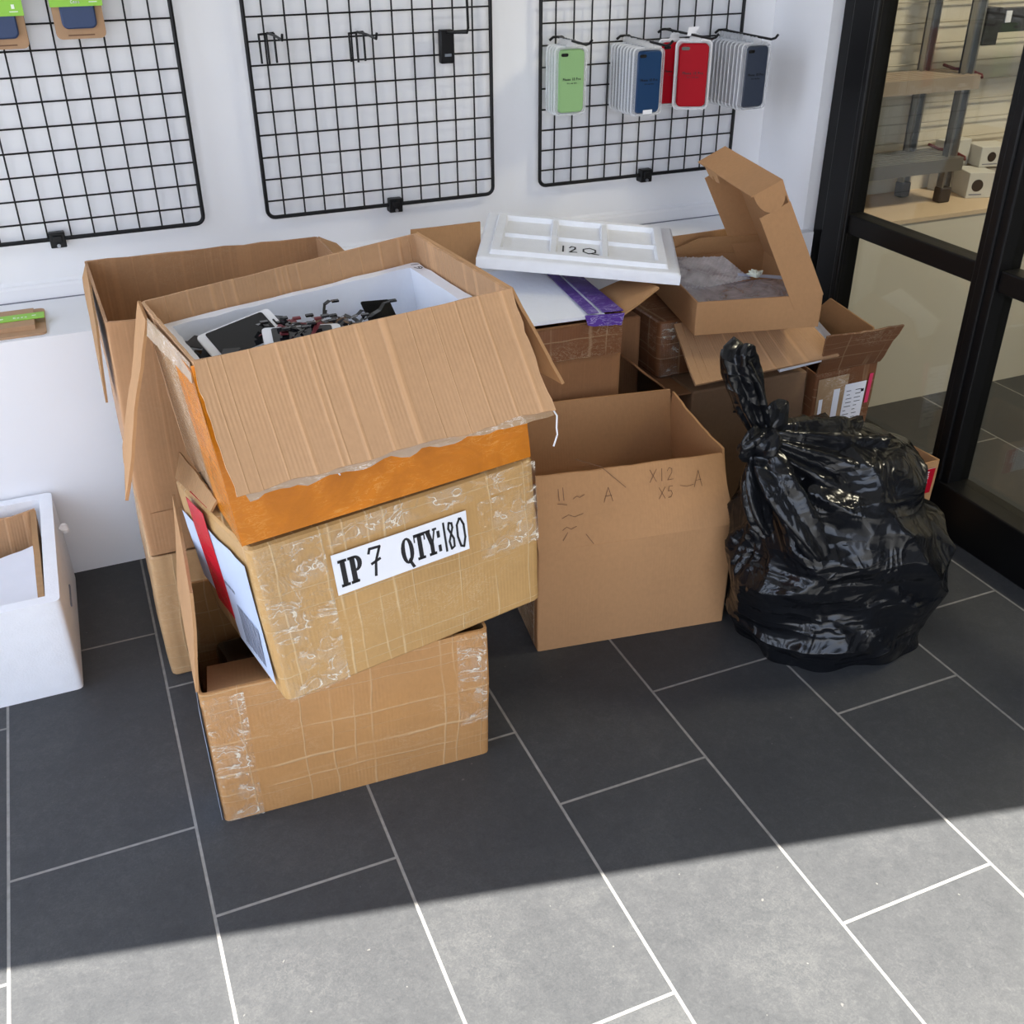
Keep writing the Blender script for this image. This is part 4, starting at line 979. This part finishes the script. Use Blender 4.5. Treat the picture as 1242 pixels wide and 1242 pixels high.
for k in range(56):
    u_, v_ = rnd.uniform(0.04, 0.50), rnd.uniform(0.1, 0.9); c = bil(c4, u_, v_)+V((0, 0, 0.008+rnd.uniform(0, 0.012)-.035*u_/.66))
    ex_ = V((rnd.uniform(-1, 1), rnd.uniform(-1, 1), rnd.uniform(-.4, .4))).normalized(); ey_ = ex_.cross(V((rnd.uniform(-.4, .4), rnd.uniform(-.4, .4), 1))).normalized()
    w_, h_ = rnd.uniform(0.008, 0.02), rnd.uniform(0.015, 0.05)
    mb = MB(); mb.prism([c-ex_*w_-ey_*h_, c+ex_*w_-ey_*h_, c+ex_*w_+ey_*h_, c-ex_*w_+ey_*h_], ex_.cross(ey_)*0.002)
    tag(mb.build('phone_part_plate', [M['darkplastic'], M['screen'], M['silver'], M['rubber'], M['darkplastic']][k % 5]), 'small loose phone part plate in the foam liner heap', 'phone part', 'small plates in the phone part heap')

# ------------------------------------------------------------------ carton F, tall open one in the middle
F_b = rect(0.7313, -0.7111, 0, 0.4252, 0.335, -0.1449)
F_t = [(p[0], p[1], 0.250) for p in F_b]
tF = carton('cardboard_box', 'open brown carton with pen writing on its flap, left of the black bag', 'box', F_b, F_t, M['cb_shop'], r=0.005, bulge=0.0025, seed=8.3)
fF = slab([F_t[0], F_t[1], (1.150, -0.705, 0.384), (0.730, -0.698, 0.416)], 0.005, nu=16, nv=10, amp=0.003, bow=0.003, seed=1.7, jag=0.002)
ff = fF.build('front_flap', M['cb_shop'], tF)
slab([F_t[1], F_t[2], (1.185, -0.450, 0.415), (1.166, -0.690, 0.385)], 0.005, nu=14, nv=10, amp=0.004, bow=-0.008, seed=2.7, jag=0.003).build('right_flap', M['cb_shop'], tF)
slab([F_t[2], F_t[3], (0.775, -0.365, 0.412), (1.180, -0.435, 0.416)], 0.005, nu=14, nv=8, amp=0.003, seed=3.7).build('back_flap', M['cb_shop'], tF)
slab([F_t[3], F_t[0], (0.718, -0.695, 0.40), (0.76, -0.37, 0.41)], 0.005, nu=14, nv=8, amp=0.003, seed=4.7).build('left_flap', M['cb_shop'], tF)
# pen writing
Fl = [F_t[0], F_t[1], (1.150, -0.705, 0.384), (0.730, -0.698, 0.416)]
fex, fey, fn_ = face_frame(Fl)
pw = MB()
def fp(u, v): return bil(Fl, u, v)+fn_*0.0042
write(pw, 'X12', fp(0.58, 0.74), fex, fey, 0.026, 0.0011, 0.12); pw.build('pen_word', M['pen'], ff); pw = MB(); write(pw, 'X5', fp(0.62, 0.50), fex, fey, 0.024, 0.0011, 0.15)
ink(pw, fp(0.74, 0.62), fex*0.03, fey*0.01, [[(0, .4), (.5, 0), (1, .3)]], 0.0011); pw.build('pen_word', M['pen'], ff); pw = MB(); ink(pw, fp(0.81, 0.60), fex*0.022, fey*0.034, GL['A'], 0.0011)
pw.build('pen_word', M['pen'], ff); pw = MB(); ink(pw, fp(0.10, 0.66), fex*0.02, fey*0.03, [[(.1, 1), (.2, 0)], [(.6, 1), (.7, 0)], [(0, -.2), (1, -.35)]], 0.0012)
ink(pw, fp(0.18, 0.66), fex*0.02, fey*0.012, [[(0, 0), (.4, .4), (.7, .1), (1.2, .5)]], 0.0010)
ink(pw, fp(0.12, 0.42), fex*0.045, fey*0.012, [[(0, 0), (.3, .5), (.6, 0), (1, .4)]], 0.0010)
ink(pw, fp(0.12, 0.26), fex*0.03, fey*0.012, [[(0, 0), (.3, .5), (.6, 0), (1, .4)]], 0.0010)
ink(pw, fp(0.33, 0.56), fex*0.024, fey*0.03, GL['A'], 0.0011)
pw.build('pen_scribble', M['pen'], ff); pw = MB(); ink(pw, fp(0.20, 0.72), fex*0.105, fey*0.07, [[(0, 1), (.5, .7), (1, 0)]], 0.0011)
ink(pw, fp(0.12, 0.12), fex*0.05, fey*0.075, [[(0, 0), (1, 1)]], 0.0011); ink(pw, fp(0.19, 0.02), fex*0.035, fey*0.05, [[(0, 1), (1, 0)]], 0.0012)
pw.build('pen_scribble', M['pen'], ff)
patch([F_b[3], F_b[0], F_t[0], F_t[3]], 0.05, 0.95, 0.03, 0.6, off=0.003, seed=6).build('side_tape', M['cleartape'], tF)
slab([(0.80, -0.41, 0.10), (1.16, -0.46, 0.10), (1.10, -0.66, 0.20), (0.77, -0.61, 0.20)], 0.005, nu=8, nv=6, amp=0.003, seed=4).build('inner_board', M['cb'], tF)
at_base(tF)

# ------------------------------------------------------------------ carton G behind, with foam sheet and purple tape
G_b = [(0.690, -0.350, 0), (1.078, -0.360, 0), (1.090, -0.020, 0), (0.70, -0.015, 0)]
G_t = [(0.690, -0.350, 0.575), (1.094, -0.362, 0.574), (1.10, -0.020, 0.575), (0.70, -0.012, 0.575)]
tG = carton('cardboard_box', 'tall brown carton at the back middle under the white foam lid', 'box', G_b, G_t, M['cb_shade'], r=0.008, bulge=0.003, seed=9.3)
slab([(0.885, -0.018, 0.575), (0.71, -0.014, 0.575), (0.715, -0.020, 0.727), (0.885, -0.022, 0.727)], 0.005, nu=10, nv=8, amp=0.002, seed=1.1).build('back_flap', M['cb'], tG)
slab([(1.097, -0.358, 0.577), (1.103, -0.20, 0.577), (1.205, -0.20, 0.605), (1.190, -0.345, 0.622)], 0.005, nu=10, nv=8, amp=0.003, seed=2.1).build('right_flap', M['cb'], tG)
patch([G_b[0], G_b[1], G_t[1], G_t[0]], 0.0, 0.99, 0.86, 0.995, off=0.004, seed=3).build('rim_tape', M['cb_wrap'], tG)
slab([(0.995, -0.361, 0.592), (1.094, -0.366, 0.586), (1.085, -0.370, 0.560), (1.0, -0.372, 0.572)], 0.001, nu=10, nv=4, amp=0.003, jag=0.006, seed=3).build('purple_tape', M['purple'], tG)
at_base(tG)
fsh = thing('foam_sheet', 'white foam sheet edged with purple tape lying on the tall back carton', 'foam sheet', (0.95, -0.2, 0.58))
slab([(0.760, -0.352, 0.592), (1.045, -0.362, 0.590), (1.060, -0.050, 0.612), (0.775, -0.045, 0.612)], 0.008, nu=20, nv=14, amp=0.002, jag=0.003, seed=4.2, jagsides='').build('sheet', M['foam_in'], fsh)
slab([(1.040, -0.362, 0.5945), (1.090, -0.364, 0.592), (1.096, -0.05, 0.612), (1.052, -0.05, 0.614)], 0.0015, nu=6, nv=14, amp=0.002, seed=5.2).build('purple_tape', M['purple'], fsh)
slab([(1.004, -0.363, 0.5955), (1.030, -0.3635, 0.5955), (1.045, -0.05, 0.6155), (1.020, -0.05, 0.6155)], 0.0012, nu=4, nv=14, amp=0.001, seed=5.2).build('purple_tape', M['purple'], fsh)
at_base(fsh)

# ------------------------------------------------------------------ foam lid on top
def frame_of(x, y, z, yw, tx, ty):
    return Matrix.Translation((x, y, z)) @ Matrix.Rotation(yw, 4, 'Z') @ Matrix.Rotation(tx, 4, 'X') @ Matrix.Rotation(ty, 4, 'Y')
tH = thing('polystyrene_cover', 'white polystyrene lid with six recessed panes, marked 12 Q in black pen', 'foam lid', (0, 0, 0))
tH.matrix_world = frame_of(0.8224, -0.152, 0.6617, -0.4614, 0.0352, 0.0769)
LW, LD, LH = 0.4617, 0.3403, 0.036
lid = MB()
def heightfield(mb, W, D, zf, nx, ny, zb, r=0.012):
    vs = []; 
    for j in range(ny+1):
        for i in range(nx+1):
            x, y = W*i/nx, D*j/ny
            vs.append(V((x, y, zf(x, y))))
    n = len(vs); w = nx+1; fs = []
    vs += [V((v.x, v.y, zb)) for v in vs]
    for j in range(ny):
        for i in range(nx):
            a = j*w+i; fs.append((a, a+1, a+w+1, a+w)); fs.append((n+a, n+a+w, n+a+w+1, n+a+1))
    for i in range(nx): fs.append((i, n+i, n+i+1, i+1)); a = ny*w+i; fs.append((a, a+1, n+a+1, n+a))
    for j in range(ny): a = j*w; fs.append((a, a+w, n+a+w, n+a)); a = j*w+nx; fs.append((a, n+a, n+a+w, a+w))
    mb.add(vs, fs)
def lz(x, y):
    e_ = min(x, LW-x, y, LD-y)
    z = LH-0.010 if e_ < 0.030 else LH
    mx, my = 0.052, 0.050
    if mx < x < LW-mx and my < y < LD-my:
        z = LH-0.012
        ux = (x-mx)/((LW-2*mx)/3); fx_ = abs(ux-round(ux))*(LW-2*mx)/3; uy = (y-my)/((LD-2*my)/2)
        if round(ux) in (1, 2) and fx_ < 0.008: z = LH-0.002
        if round(uy) == 1 and abs(uy-1)*(LD-2*my)/2 < 0.006: z = LH-0.004
    if e_ < 0.006: z -= (0.006-e_)**2*120
    return z
heightfield(lid, LW, LD, lz, 120, 90, 0.0)
ol = lid.build('slab', M['foam'], tH, angle=50)
lw_ = MB(); write(lw_, '12', (0.184, 0.090, LH-0.0115), (1, 0, 0), (0, 1, 0), 0.040, 0.0038, 0.10, 0.5); write(lw_, 'Q', (0.237, 0.088, LH-0.0115), (1, 0, 0), (0, 1, 0), 0.040, 0.0038, 0.05, 0.95)
lw_.build('handwriting', M['ink'], tH)

# ------------------------------------------------------------------ carton K (printed) and I (taped) on the right, flap P, mailer J
K_b = rect(1.300, -0.350, 0, 0.334, 0.30)
K_t = [(p[0], p[1], 0.350) for p in K_b]
tK = carton('cardboard_box', 'brown carton with black printing on its front, standing behind the black bag', 'box', K_b, K_t, M['cb_kraft_shade'], closed=True, r=0.005, bulge=0.002, seed=10.1)
kf = slab([(1.298, -0.06, 0.345), (1.297, -0.345, 0.345), (1.247, -0.347, 0.347), (1.248, -0.06, 0.347)], 0.004, nu=4, nv=2, amp=0); kf2 = slab([(1.248, -0.20, 0.347), (1.247, -0.347, 0.347), (1.13, -0.36, 0.452), (1.14, -0.20, 0.442)], 0.004, nu=8, nv=8, amp=0.003, seed=3); kf.add(kf2.v, kf2.f, kf2.uv); kf.build('left_flap', M['cb_shade'], tK)
tx = MB(); write(tx, 'SPLICE', (1.418, -0.3565, 0.278), (1, 0, 0), (0, 0, 1), 0.020, 0.0055, 0.12, 0.62)
for k in range(3): tx.box((1.455+0.018*k, -0.357, 0.263), (1.468+0.018*k, -0.3562, 0.268))
tx.build('printed_word', M['ink'], tK); at_base(tK)
tZ = carton('cardboard_box', 'narrow dark filler carton added to shade the gap left of the taped carton', 'box', rect(1.112, -0.19, 0, 0.125, 0.18), rect(1.112, -0.19, 0.50, 0.125, 0.18), M['cb_shade'], closed=True, r=0.005, bulge=0.002, seed=15.1); at_base(tZ)  # made-up carton, put in to darken a gap that holds only shade
I_b = rect(1.258, -0.250, 0.354, 0.44, 0.235)
I_t = [(p[0]-0.002, p[1], 0.499) for p in I_b]
tI = carton('cardboard_box', 'carton bound in brown glossy tape, lying under the open mailer box', 'box', I_b, I_t, M['cb_wrap'], closed=True, r=0.014, bulge=0.003, seed=11.1)
slab([(1.285, -0.262, 0.492), (1.635, -0.262, 0.492), (1.672, -0.41, 0.404), (1.258, -0.42, 0.402)], 0.006, nu=20, nv=12, amp=0.003, bow=0.004, seed=4.4).build('front_flap', M['cb_flap'], tI)
slab([(1.64, -0.402, 0.4), (1.50, -0.412, 0.400), (1.50, -0.410, 0.392), (1.655, -0.398, 0.394)], 0.012, nu=8, nv=2, amp=0.001, seed=4).build('folded_white_edge', M['paper'], tI)
slab([(1.600, -0.02, 0.499), (1.28, -0.02, 0.499), (1.285, -0.022, 0.630), (1.600, -0.022, 0.634)], 0.005, nu=12, nv=8, amp=0.002, seed=5.4).build('back_flap', M['cb'], tI)
patch([I_b[0], I_b[1], I_t[1], I_t[0]], 0.005, 0.12, 0.02, 0.98, off=0.004, t=0.0005, amp=0.002, seed=16).build('clear_tape', M['tapefilm'], tI)
at_base(tI)

yJ = -0.222; uJ = V((math.sin(-yJ), math.cos(yJ), 0)); rJ = V((math.cos(yJ), math.sin(yJ), 0)); J0 = V((1.278, -0.368, 0.505)); WJ, DJ, HJ = 0.305, 0.355, 0.079
J_b = [J0, J0+rJ*WJ, J0+rJ*WJ+uJ*DJ, J0+uJ*DJ]; J_t = [p+V((0, 0, HJ)) for p in J_b]
tJ = thing('mailer_box', 'open shallow brown mailer box with its lid raised, on top of the right pile', 'box', tuple(J0+rJ*0.15+uJ*0.15))
body8(J_b, J_t, t=0.004, r=0.003, bulge=0.001, seed=12.2).build('tray', M['cb_shop'], tJ)
aL = math.radians(27); H0 = J_t[1].copy(); Wl = 0.300
wv = (-rJ*math.sin(aL)+V((0, 0, math.cos(aL)))).normalized(); nv_ = uJ.cross(wv).normalized()   # nv_ points away from the tray
lidm = MB(); TT = 0.0035
def plate(mb, p, a, b, nrm, t=TT, n=8, seed=0.0): 
    s_ = slab([p, p+a, p+a+b, p+b], t, nu=n, nv=n, amp=0.001, seed=seed); mb.add(s_.v, s_.f, s_.uv)
L0 = H0; fl_h = 0.075
plate(lidm, L0, uJ*DJ, wv*Wl, nv_)
ld_ = lidm.build('lid', M['cb_shop'], tJ)
fm = MB(); plate(fm, L0+uJ*0.001, -nv_*fl_h, wv*(Wl-0.055), uJ); 
fm.build('front_lid_flange', M['cb_shop'], tJ)
# rounded ear of the front corner
em_ = MB(); c_ = L0+wv*Wl; pts = [c_]+[c_-nv_*(fl_h*0.95)+wv*0]
for k in range(1, 12):
    a = PI*k/12; pts.append(c_-nv_*(fl_h*0.475*(1+math.cos(a)))-wv*(0.058*math.sin(a)**0.8))
em_.prism([p-uJ*0.0015 for p in pts], -uJ*0.003); em_.build('corner_ear', M['cb_shop'], tJ)
bm_ = MB(); plate(bm_, L0+uJ*(DJ-0.002), -nv_*fl_h, wv*(Wl-0.045), uJ, seed=2); bm_.build('rear_lid_flange', M['cb_shop'], tJ)
tm_ = MB(); plate(tm_, L0+wv*Wl, uJ*DJ, -nv_*fl_h, wv, seed=3); tm_.build('end_flange', M['cb_shop'], tJ)
tk = MB(); c_ = L0+wv*Wl-nv_*fl_h+uJ*(DJ*0.62)
tk.prism([c_, c_+uJ*0.085, c_+uJ*0.078-wv*0.028, c_+uJ*0.052-wv*0.030, c_+uJ*0.050-wv*0.018, c_+uJ*0.038-wv*0.018, c_+uJ*0.036-wv*0.030, c_+uJ*0.006-wv*0.028], nv_*0.003); tk.build('lock_tab', M['cb'], tJ)
slab([J_t[3]+rJ*0.01, J_t[2]-rJ*0.01, J_t[2]-rJ*0.02+V((0.0, -0.01, 0.045)), J_t[3]+rJ*0.12+V((0, -0.01, 0.045))], 0.004, nu=8, nv=6, amp=0.002, seed=5).build('inner_flap', M['cb'], tJ)
at_base(tJ)
# bubble wrap and clear bag in the tray
bw = thing('bubble_wrap', 'crumpled translucent bubble wrap lying in the open mailer box', 'packaging', tuple(J0+rJ*0.1+uJ*0.2+V((0, 0, 0.01))))
q = [J0+rJ*0.015+uJ*0.13+V((0, 0, 0.062)), J0+rJ*0.20+uJ*0.18+V((0, 0, 0.066)), J0+rJ*0.17+uJ*0.30+V((0, 0, 0.085)), J0+rJ*0.015+uJ*0.33+V((0, 0, 0.085))]
bwm = slab(q, 0.002, nu=64, nv=48, amp=0.012, seed=3)
for i_, v in enumerate(bwm.v):
    v.z += 0.0028*max(0, math.sin(v.x*520)*math.sin(v.y*520))
bwm.build('sheet', M['bubble'], bw); at_base(bw)
cbg = thing('clear_plastic_bag', 'clear plastic bag with a knotted neck filling the open mailer box', 'bag', tuple(J0+rJ*0.15+uJ*0.15+V((0, 0, 0.01))))
q = [J0+rJ*0.012+uJ*0.012+V((0, 0, 0.055)), J0+rJ*0.290+uJ*0.012+V((0, 0, 0.060)), J0+rJ*0.285+uJ*0.19+V((0, 0, 0.056)), J0+rJ*0.02+uJ*0.19+V((0, 0, 0.062))]
slab(q, 0.04, nu=40, nv=30, amp=0.007, seed=8, folds=0.0).build('bag', M['film'], cbg)
kn = MB(); kc = J0+rJ*0.205+uJ*0.155+V((0, 0, 0.078))
rk = random.Random(3)
for k in range(9):
    d = V((rk.uniform(-1, 1), rk.uniform(-1, 1), rk.uniform(0, 1)))*0.018; kn.tube([kc, kc+d*0.6+V((0, 0, .003)), kc+d*1.2], [0.004, 0.006, 0.001], 6)
kn.build('knot', simple('white_film_knot', srgb(226, 230, 214), 0.25, var=0.15, vscale=80), cbg)
slab([J0+rJ*0.17+uJ*0.185+V((0, 0, 0.074)), J0+rJ*0.285+uJ*0.15+V((0, 0, 0.068)), J0+rJ*0.287+uJ*0.165+V((0, 0, 0.07)), J0+rJ*0.172+uJ*0.20+V((0, 0, 0.076))], 0.001, nu=8, nv=3, amp=0.002).build('white_seam', M['bluepaper'], cbg)
at_base(cbg)
il = MB(); il.box((0, 0, 0), (0.27, 0.165, 0.012)); o = il.build('cardboard_liner', M['cb'], smooth=False); o.matrix_world = frame_of(*(J0+rJ*0.012+uJ*0.012+V((0, 0, 0.0065))), yJ, 0, 0); tag(o, 'flat cardboard liner under the clear bag in the mailer box', 'cardboard')

# ------------------------------------------------------------------ carton M right with transparent tape and label
M_b = [(1.645, -0.380, 0), (1.812, -0.380, 0), (1.826, -0.06, 0), (1.665, -0.06, 0)]
M_t = [(1.640, -0.380, 0.350), (1.832, -0.380, 0.353), (1.835, -0.06, 0.352), (1.66, -0.06, 0.350)]
tM = carton('cardboard_box', 'battered brown carton with a shipping label and pink tape beside the glass partition', 'box', M_b, M_t, M['cb_wrap'], r=0.008, bulge=0.003, rim=0.003, seed=13.1)
slab([M_t[0], M_t[1], (1.838, -0.436, 0.466), (1.604, -0.440, 0.474)], 0.005, nu=14, nv=10, amp=0.006, jag=0.006, seed=2.2).build('front_flap', M['cb_wrap'], tM)
slab([M_t[1], M_t[2], (1.835, -0.16, 0.452), (1.838, -0.335, 0.430)], 0.005, nu=10, nv=8, amp=0.002, seed=3.2).build('right_flap', M['cb'], tM)
Mq = [M_b[0], M_b[1], M_t[1], M_t[0]]
patch(Mq, 0.03, 0.52, 0.30, 0.96, off=0.004, seed=1).build('clear_tape', M['cleartape'], tM)
lm = patch(Mq, 0.48, 0.83, 0.38, 0.88, off=0.0055).build('shipping_label', M['paper'], tM)
mex, mey, mn = face_frame(Mq); pr = MB(); rr_ = random.Random(2)
for k in range(13):
    for j in range(2):
        a = bil(Mq, 0.50+0.15*j+rr_.uniform(0, .03), 0.45+0.031*k)+mn*0.0064; w_ = rr_.uniform(0.008, 0.02); pr.prism([a, a+mex*w_, a+mex*w_+mey*0.0016, a+mey*0.0016], mn*0.0003)
for u_, v_ in ((0.54, 0.54), (0.76, 0.80), (0.74, 0.50), (0.70, 0.44)):
    a = bil(Mq, u_, v_)+mn*0.0064; pr.prism([a, a+mex*0.009, a+mex*0.009+mey*0.008, a+mey*0.008], mn*0.0003)
pr.build('label_print', M['ink'], lm)
patch(Mq, 0.86, 0.92, 0.70, 0.93, off=0.006).build('pink_tape', M['pink'], tM)
patch(Mq, 0.07, 0.13, 0.40, 0.80, off=0.0055).build('white_tape', M['paper'], tM); patch(Mq, 0.30, 0.40, 0.38, 0.86, off=0.0055).build('white_tape', M['paper'], tM)
at_base(tM)
ws = slab([(1.70, -0.33, 0.385), (1.79, -0.30, 0.360), (1.81, -0.12, 0.40), (1.71, -0.14, 0.44)], 0.006, nu=8, nv=8, amp=0.002, seed=1).build('foam_strip', M['paper']); tag(ws, 'white packing strip sticking out of the battered right carton', 'packing strip')

# ------------------------------------------------------------------ carton N bottom right behind the bag
N_b = rect(1.590, -0.668, 0, 0.205, 0.238)
N_t = [(1.585, -0.672, 0.215), (1.802, -0.672, 0.217), (1.800, -0.432, 0.206), (1.585, -0.432, 0.206)]
tN = carton('cardboard_box', 'small open carton with a red and white sticker between the bag and the glass partition', 'box', N_b, N_t, M['cb'], r=0.006, bulge=0.003, seed=14.1)
Nq = [N_b[0], N_b[1], N_t[1], N_t[0]]
ns_ = patch(Nq, 0.35, 0.93, 0.62, 0.93, off=0.004).build('sticker', M['paper'], tN)
patch(Nq, 0.80, 0.93, 0.62, 0.93, off=0.0052).build('red_sticker_print', M['red'], tN)
nx, ny_, nn2 = face_frame(Nq); tt = MB()
write(tt, 'E', bil(Nq, 0.82, 0.84)+nn2*0.0062, nx, ny_, 0.012, 0.0025); write(tt, 'E', bil(Nq, 0.82, 0.76)+nn2*0.0062, nx, ny_, 0.012, 0.0025); tt.build('sticker_letters', M['paper'], tN)
at_base(tN)

# ------------------------------------------------------------------ black rubbish bag
def bag_mat():
    m = NT('black_bin_liner'); tcn = m.n('ShaderNodeTexCoord').outputs['Object']
    m.p.inputs['Base Color'].default_value = (0.006, 0.0065, 0.008, 1); m.p.inputs['Roughness'].default_value = 0.20; m.p.inputs['Specular IOR Level'].default_value = 0.4
    n1 = m.noise(m.mapping(tcn, (0.8, 0.8, 1.9), rot=(0.3, 0.5, 0.2)), 5.5, 2, 0.4, 1.2); r1_ = m.math('ABSOLUTE', m.math('SUBTRACT', n1, 0.5))
    n2 = m.noise(m.mapping(tcn, (1.3, 1.3, 0.8), rot=(0.2, -0.6, 0.9)), 12, 2, 0.45, 1.0); r2_ = m.math('ABSOLUTE', m.math('SUBTRACT', n2, 0.5))
    h = m.math('ADD', m.math('MULTIPLY', r1_, -1.0), m.math('MULTIPLY', r2_, -0.34))
    m.l(m.bump(h, 0.7, 0.05), m.p.inputs['Normal'])
    return m.m
M['bag'] = bag_mat()
tX = thing('rubbish_bag', 'full shiny black bin bag with tied neck standing on the floor', 'bag', (1.39, -0.84, 0))
bc = V((1.372, -0.850, 0)); knot = V((1.120, -0.860, 0.500))
def ridge(p, s, sd): return 1-abs(2*nz3(p, s, sd))*1.6
nu_, nv2 = 220, 150; vs = []; H_ = 0.475
for j in range(nv2+1):
    v = j/nv2
    for i in range(nu_):
        a = 2*PI*i/nu_
        # profile
        if v < 0.10: rr = 0.60+0.40*math.sin(v/0.10*PI/2)**0.8*0.62; z = 0.0+0.012*(v/0.10)**3
        if v < 0.10:
            s_ = v/0.10; rr = 0.86*s_*(1+0.05*math.sin(a*5+1)+0.03*math.sin(a*11)); z = 0.0
        else:
            s_ = (v-0.10)/0.90
            rr = (0.86+0.14*math.sin(min(1, s_/0.32)*PI/2))*(1+(0.05*math.sin(a*5+1)+0.03*math.sin(a*11))*(1-s_/0.32)) if s_ < 0.32 else (max(0.0, 1-((s_-0.32)/0.68)**2.6))**0.55
            z = H_*(s_**1.08 if s_ < 0.9 else s_**1.08)
        rx, ry = 0.248, 0.215
        p = V((math.cos(a)*rx*rr, math.sin(a)*ry*rr, z))
        p.x *= 1+0.05*math.sin(a*2+0.5); 
        # shoulder towards the knot (upper left) and lean
        s_ = max(0, (v-0.10)/0.90); p.x -= 0.05*s_**2
        d = V((math.cos(a), math.sin(a), 0.35)).normalized()
        if v > 0.08:
            w_ = min(1, (v-0.08)*6)
            q = bc+p
            # folds radiating from the knot plus random crumple
            rel = q-knot; th = math.atan2(rel.z, (rel.x**2+rel.y**2)**0.5*(1 if rel.x > 0 else -1)); ph = math.atan2(rel.y, rel.x); dist_ = rel.length
            fold = math.sin(ph*9+th*6+3*nz3(q, 3.2, 1))*0.010*max(0, 1-dist_/0.42)
            wq = q+V((nz3(q, 4, 11), nz3(q, 4, 21), nz3(q, 4, 31)))*0.05; cr_ = (ridge(V((wq.x*0.7, wq.y*0.7, wq.z*1.7)), 4.0, 3.0)-0.6)*0.026+(ridge(V((wq.x+wq.z*0.6, wq.y, wq.z)), 8, 8.0)-0.6)*0.010
            p = p+d*(fold+cr_)*w_
            if p.z < 0: p.z = 0.0005
        vs.append(bc+p)
fs = []
for j in range(nv2):
    for i in range(nu_):
        k = (i+1) % nu_; fs.append((j*nu_+i, j*nu_+k, (j+1)*nu_+k, (j+1)*nu_+i))
mbb = MB().add(vs, fs, [[(0, 0)]*4]*len(fs)); mbb.build('bag_body', M['bag'], tX, angle=80)
# neck: a gathered cone from the shoulder to the knot
def gathered(pts, rs, nfold=9, depth=0.25, seg=54, flat=1.0, seed=0.0):
    mb = MB(); pts = [V(p) for p in pts]; n = len(pts); vs = []; nrm = None
    for i in range(n):
        d = (pts[min(i+1, n-1)]-pts[max(i-1, 0)]).normalized()
        if nrm is None: nrm = d.cross(V((0.1, 1, 0.2))).normalized()
        nrm = (nrm-d*nrm.dot(d)).normalized(); bi = d.cross(nrm)
        for k in range(seg):
            a = 2*PI*k/seg; r_ = rs[i]*(1+depth*math.sin(a*nfold+i*0.25+seed)+depth*0.5*nz3((math.cos(a)*2, math.sin(a)*2, i*0.35+seed), 1.5))
            vs.append(pts[i]+(nrm*math.cos(a)+bi*math.sin(a)*flat)*r_)
    fs = [(i*seg+k, i*seg+(k+1) % seg, (i+1)*seg+(k+1) % seg, (i+1)*seg+k) for i in range(n-1) for k in range(seg)]
    fs.append(tuple(range(seg))[::-1]); fs.append(tuple((n-1)*seg+k for k in range(seg)))
    return mb.add(vs, fs)
def bez(ps, n=14):
    ps = [V(p) for p in ps]; out = []
    for k in range(n+1):
        t_ = k/n; q = ps
        while len(q) > 1: q = [q[i].lerp(q[i+1], t_) for i in range(len(q)-1)]
        out.append(q[0])
    return out
nk = bez([(1.30, -0.845, 0.36), (1.22, -0.86, 0.44), (1.16, -0.865, 0.47), tuple(knot)])
gathered(nk, [0.135-0.112*(i/14)**0.7 for i in range(15)], 11, 0.16, seg=80).build('neck', M['bag'], tX, angle=80)
# knot
gathered(bez([(1.105, -0.885, 0.478), (1.118, -0.895, 0.500), (1.130, -0.875, 0.520)], 8), [0.010, 0.020, 0.026, 0.029, 0.030, 0.029, 0.026, 0.020, 0.010], 4, 0.18, seed=1).build('knot', M['bag'], tX, angle=80)
# upright loop
lp = bez([(1.118, -0.862, 0.505), (1.075, -0.86, 0.59), (1.045, -0.855, 0.66), (1.040, -0.85, 0.700), (1.052, -0.85, 0.705), (1.068, -0.85, 0.66), (1.105, -0.858, 0.57), (1.128, -0.862, 0.51)], 34)
gathered(lp, [0.012+0.014*math.sin(PI*i/34)**0.7 for i in range(35)], 5, 0.30, seg=48, seed=2).build('upright_loop', M['bag'], tX, angle=80)
# short left ear and hanging tails
gathered(bez([(1.12, -0.872, 0.500), (1.09, -0.885, 0.505), (1.055, -0.895, 0.503)], 10), [0.014, 0.018, 0.023, 0.028, 0.032, 0.034, 0.034, 0.032, 0.028, 0.022, 0.014], 4, 0.30, seg=48, seed=4, flat=0.45).build('left_ear', M['bag'], tX, angle=80)
gathered(bez([(1.125, -0.872, 0.505), (1.15, -0.86, 0.535), (1.185, -0.85, 0.555)], 10), [0.010, 0.013, 0.017, 0.021, 0.025, 0.027, 0.027, 0.024, 0.019, 0.012, 0.003], 3, 0.35, seg=48, seed=6, flat=0.4).build('right_ear', M['bag'], tX, angle=80)
gathered(bez([(1.118, -0.885, 0.490), (1.115, -0.935, 0.44), (1.15, -0.985, 0.37), (1.185, -1.01, 0.30)], 16), [0.016+0.020*math.sin(PI*(i/16)**0.8) for i in range(17)], 4, 0.3, seg=48, seed=8, flat=0.6).build('hanging_tail', M['bag'], tX, angle=80)
gathered(bez([(1.108, -0.880, 0.485), (1.085, -0.905, 0.43), (1.085, -0.925, 0.37), (1.11, -0.94, 0.33)], 14), [0.012+0.016*math.sin(PI*(i/14)**0.8) for i in range(15)], 4, 0.3, seg=48, seed=9, flat=0.6).build('hanging_tail', M['bag'], tX, angle=80)
at_base(tX)
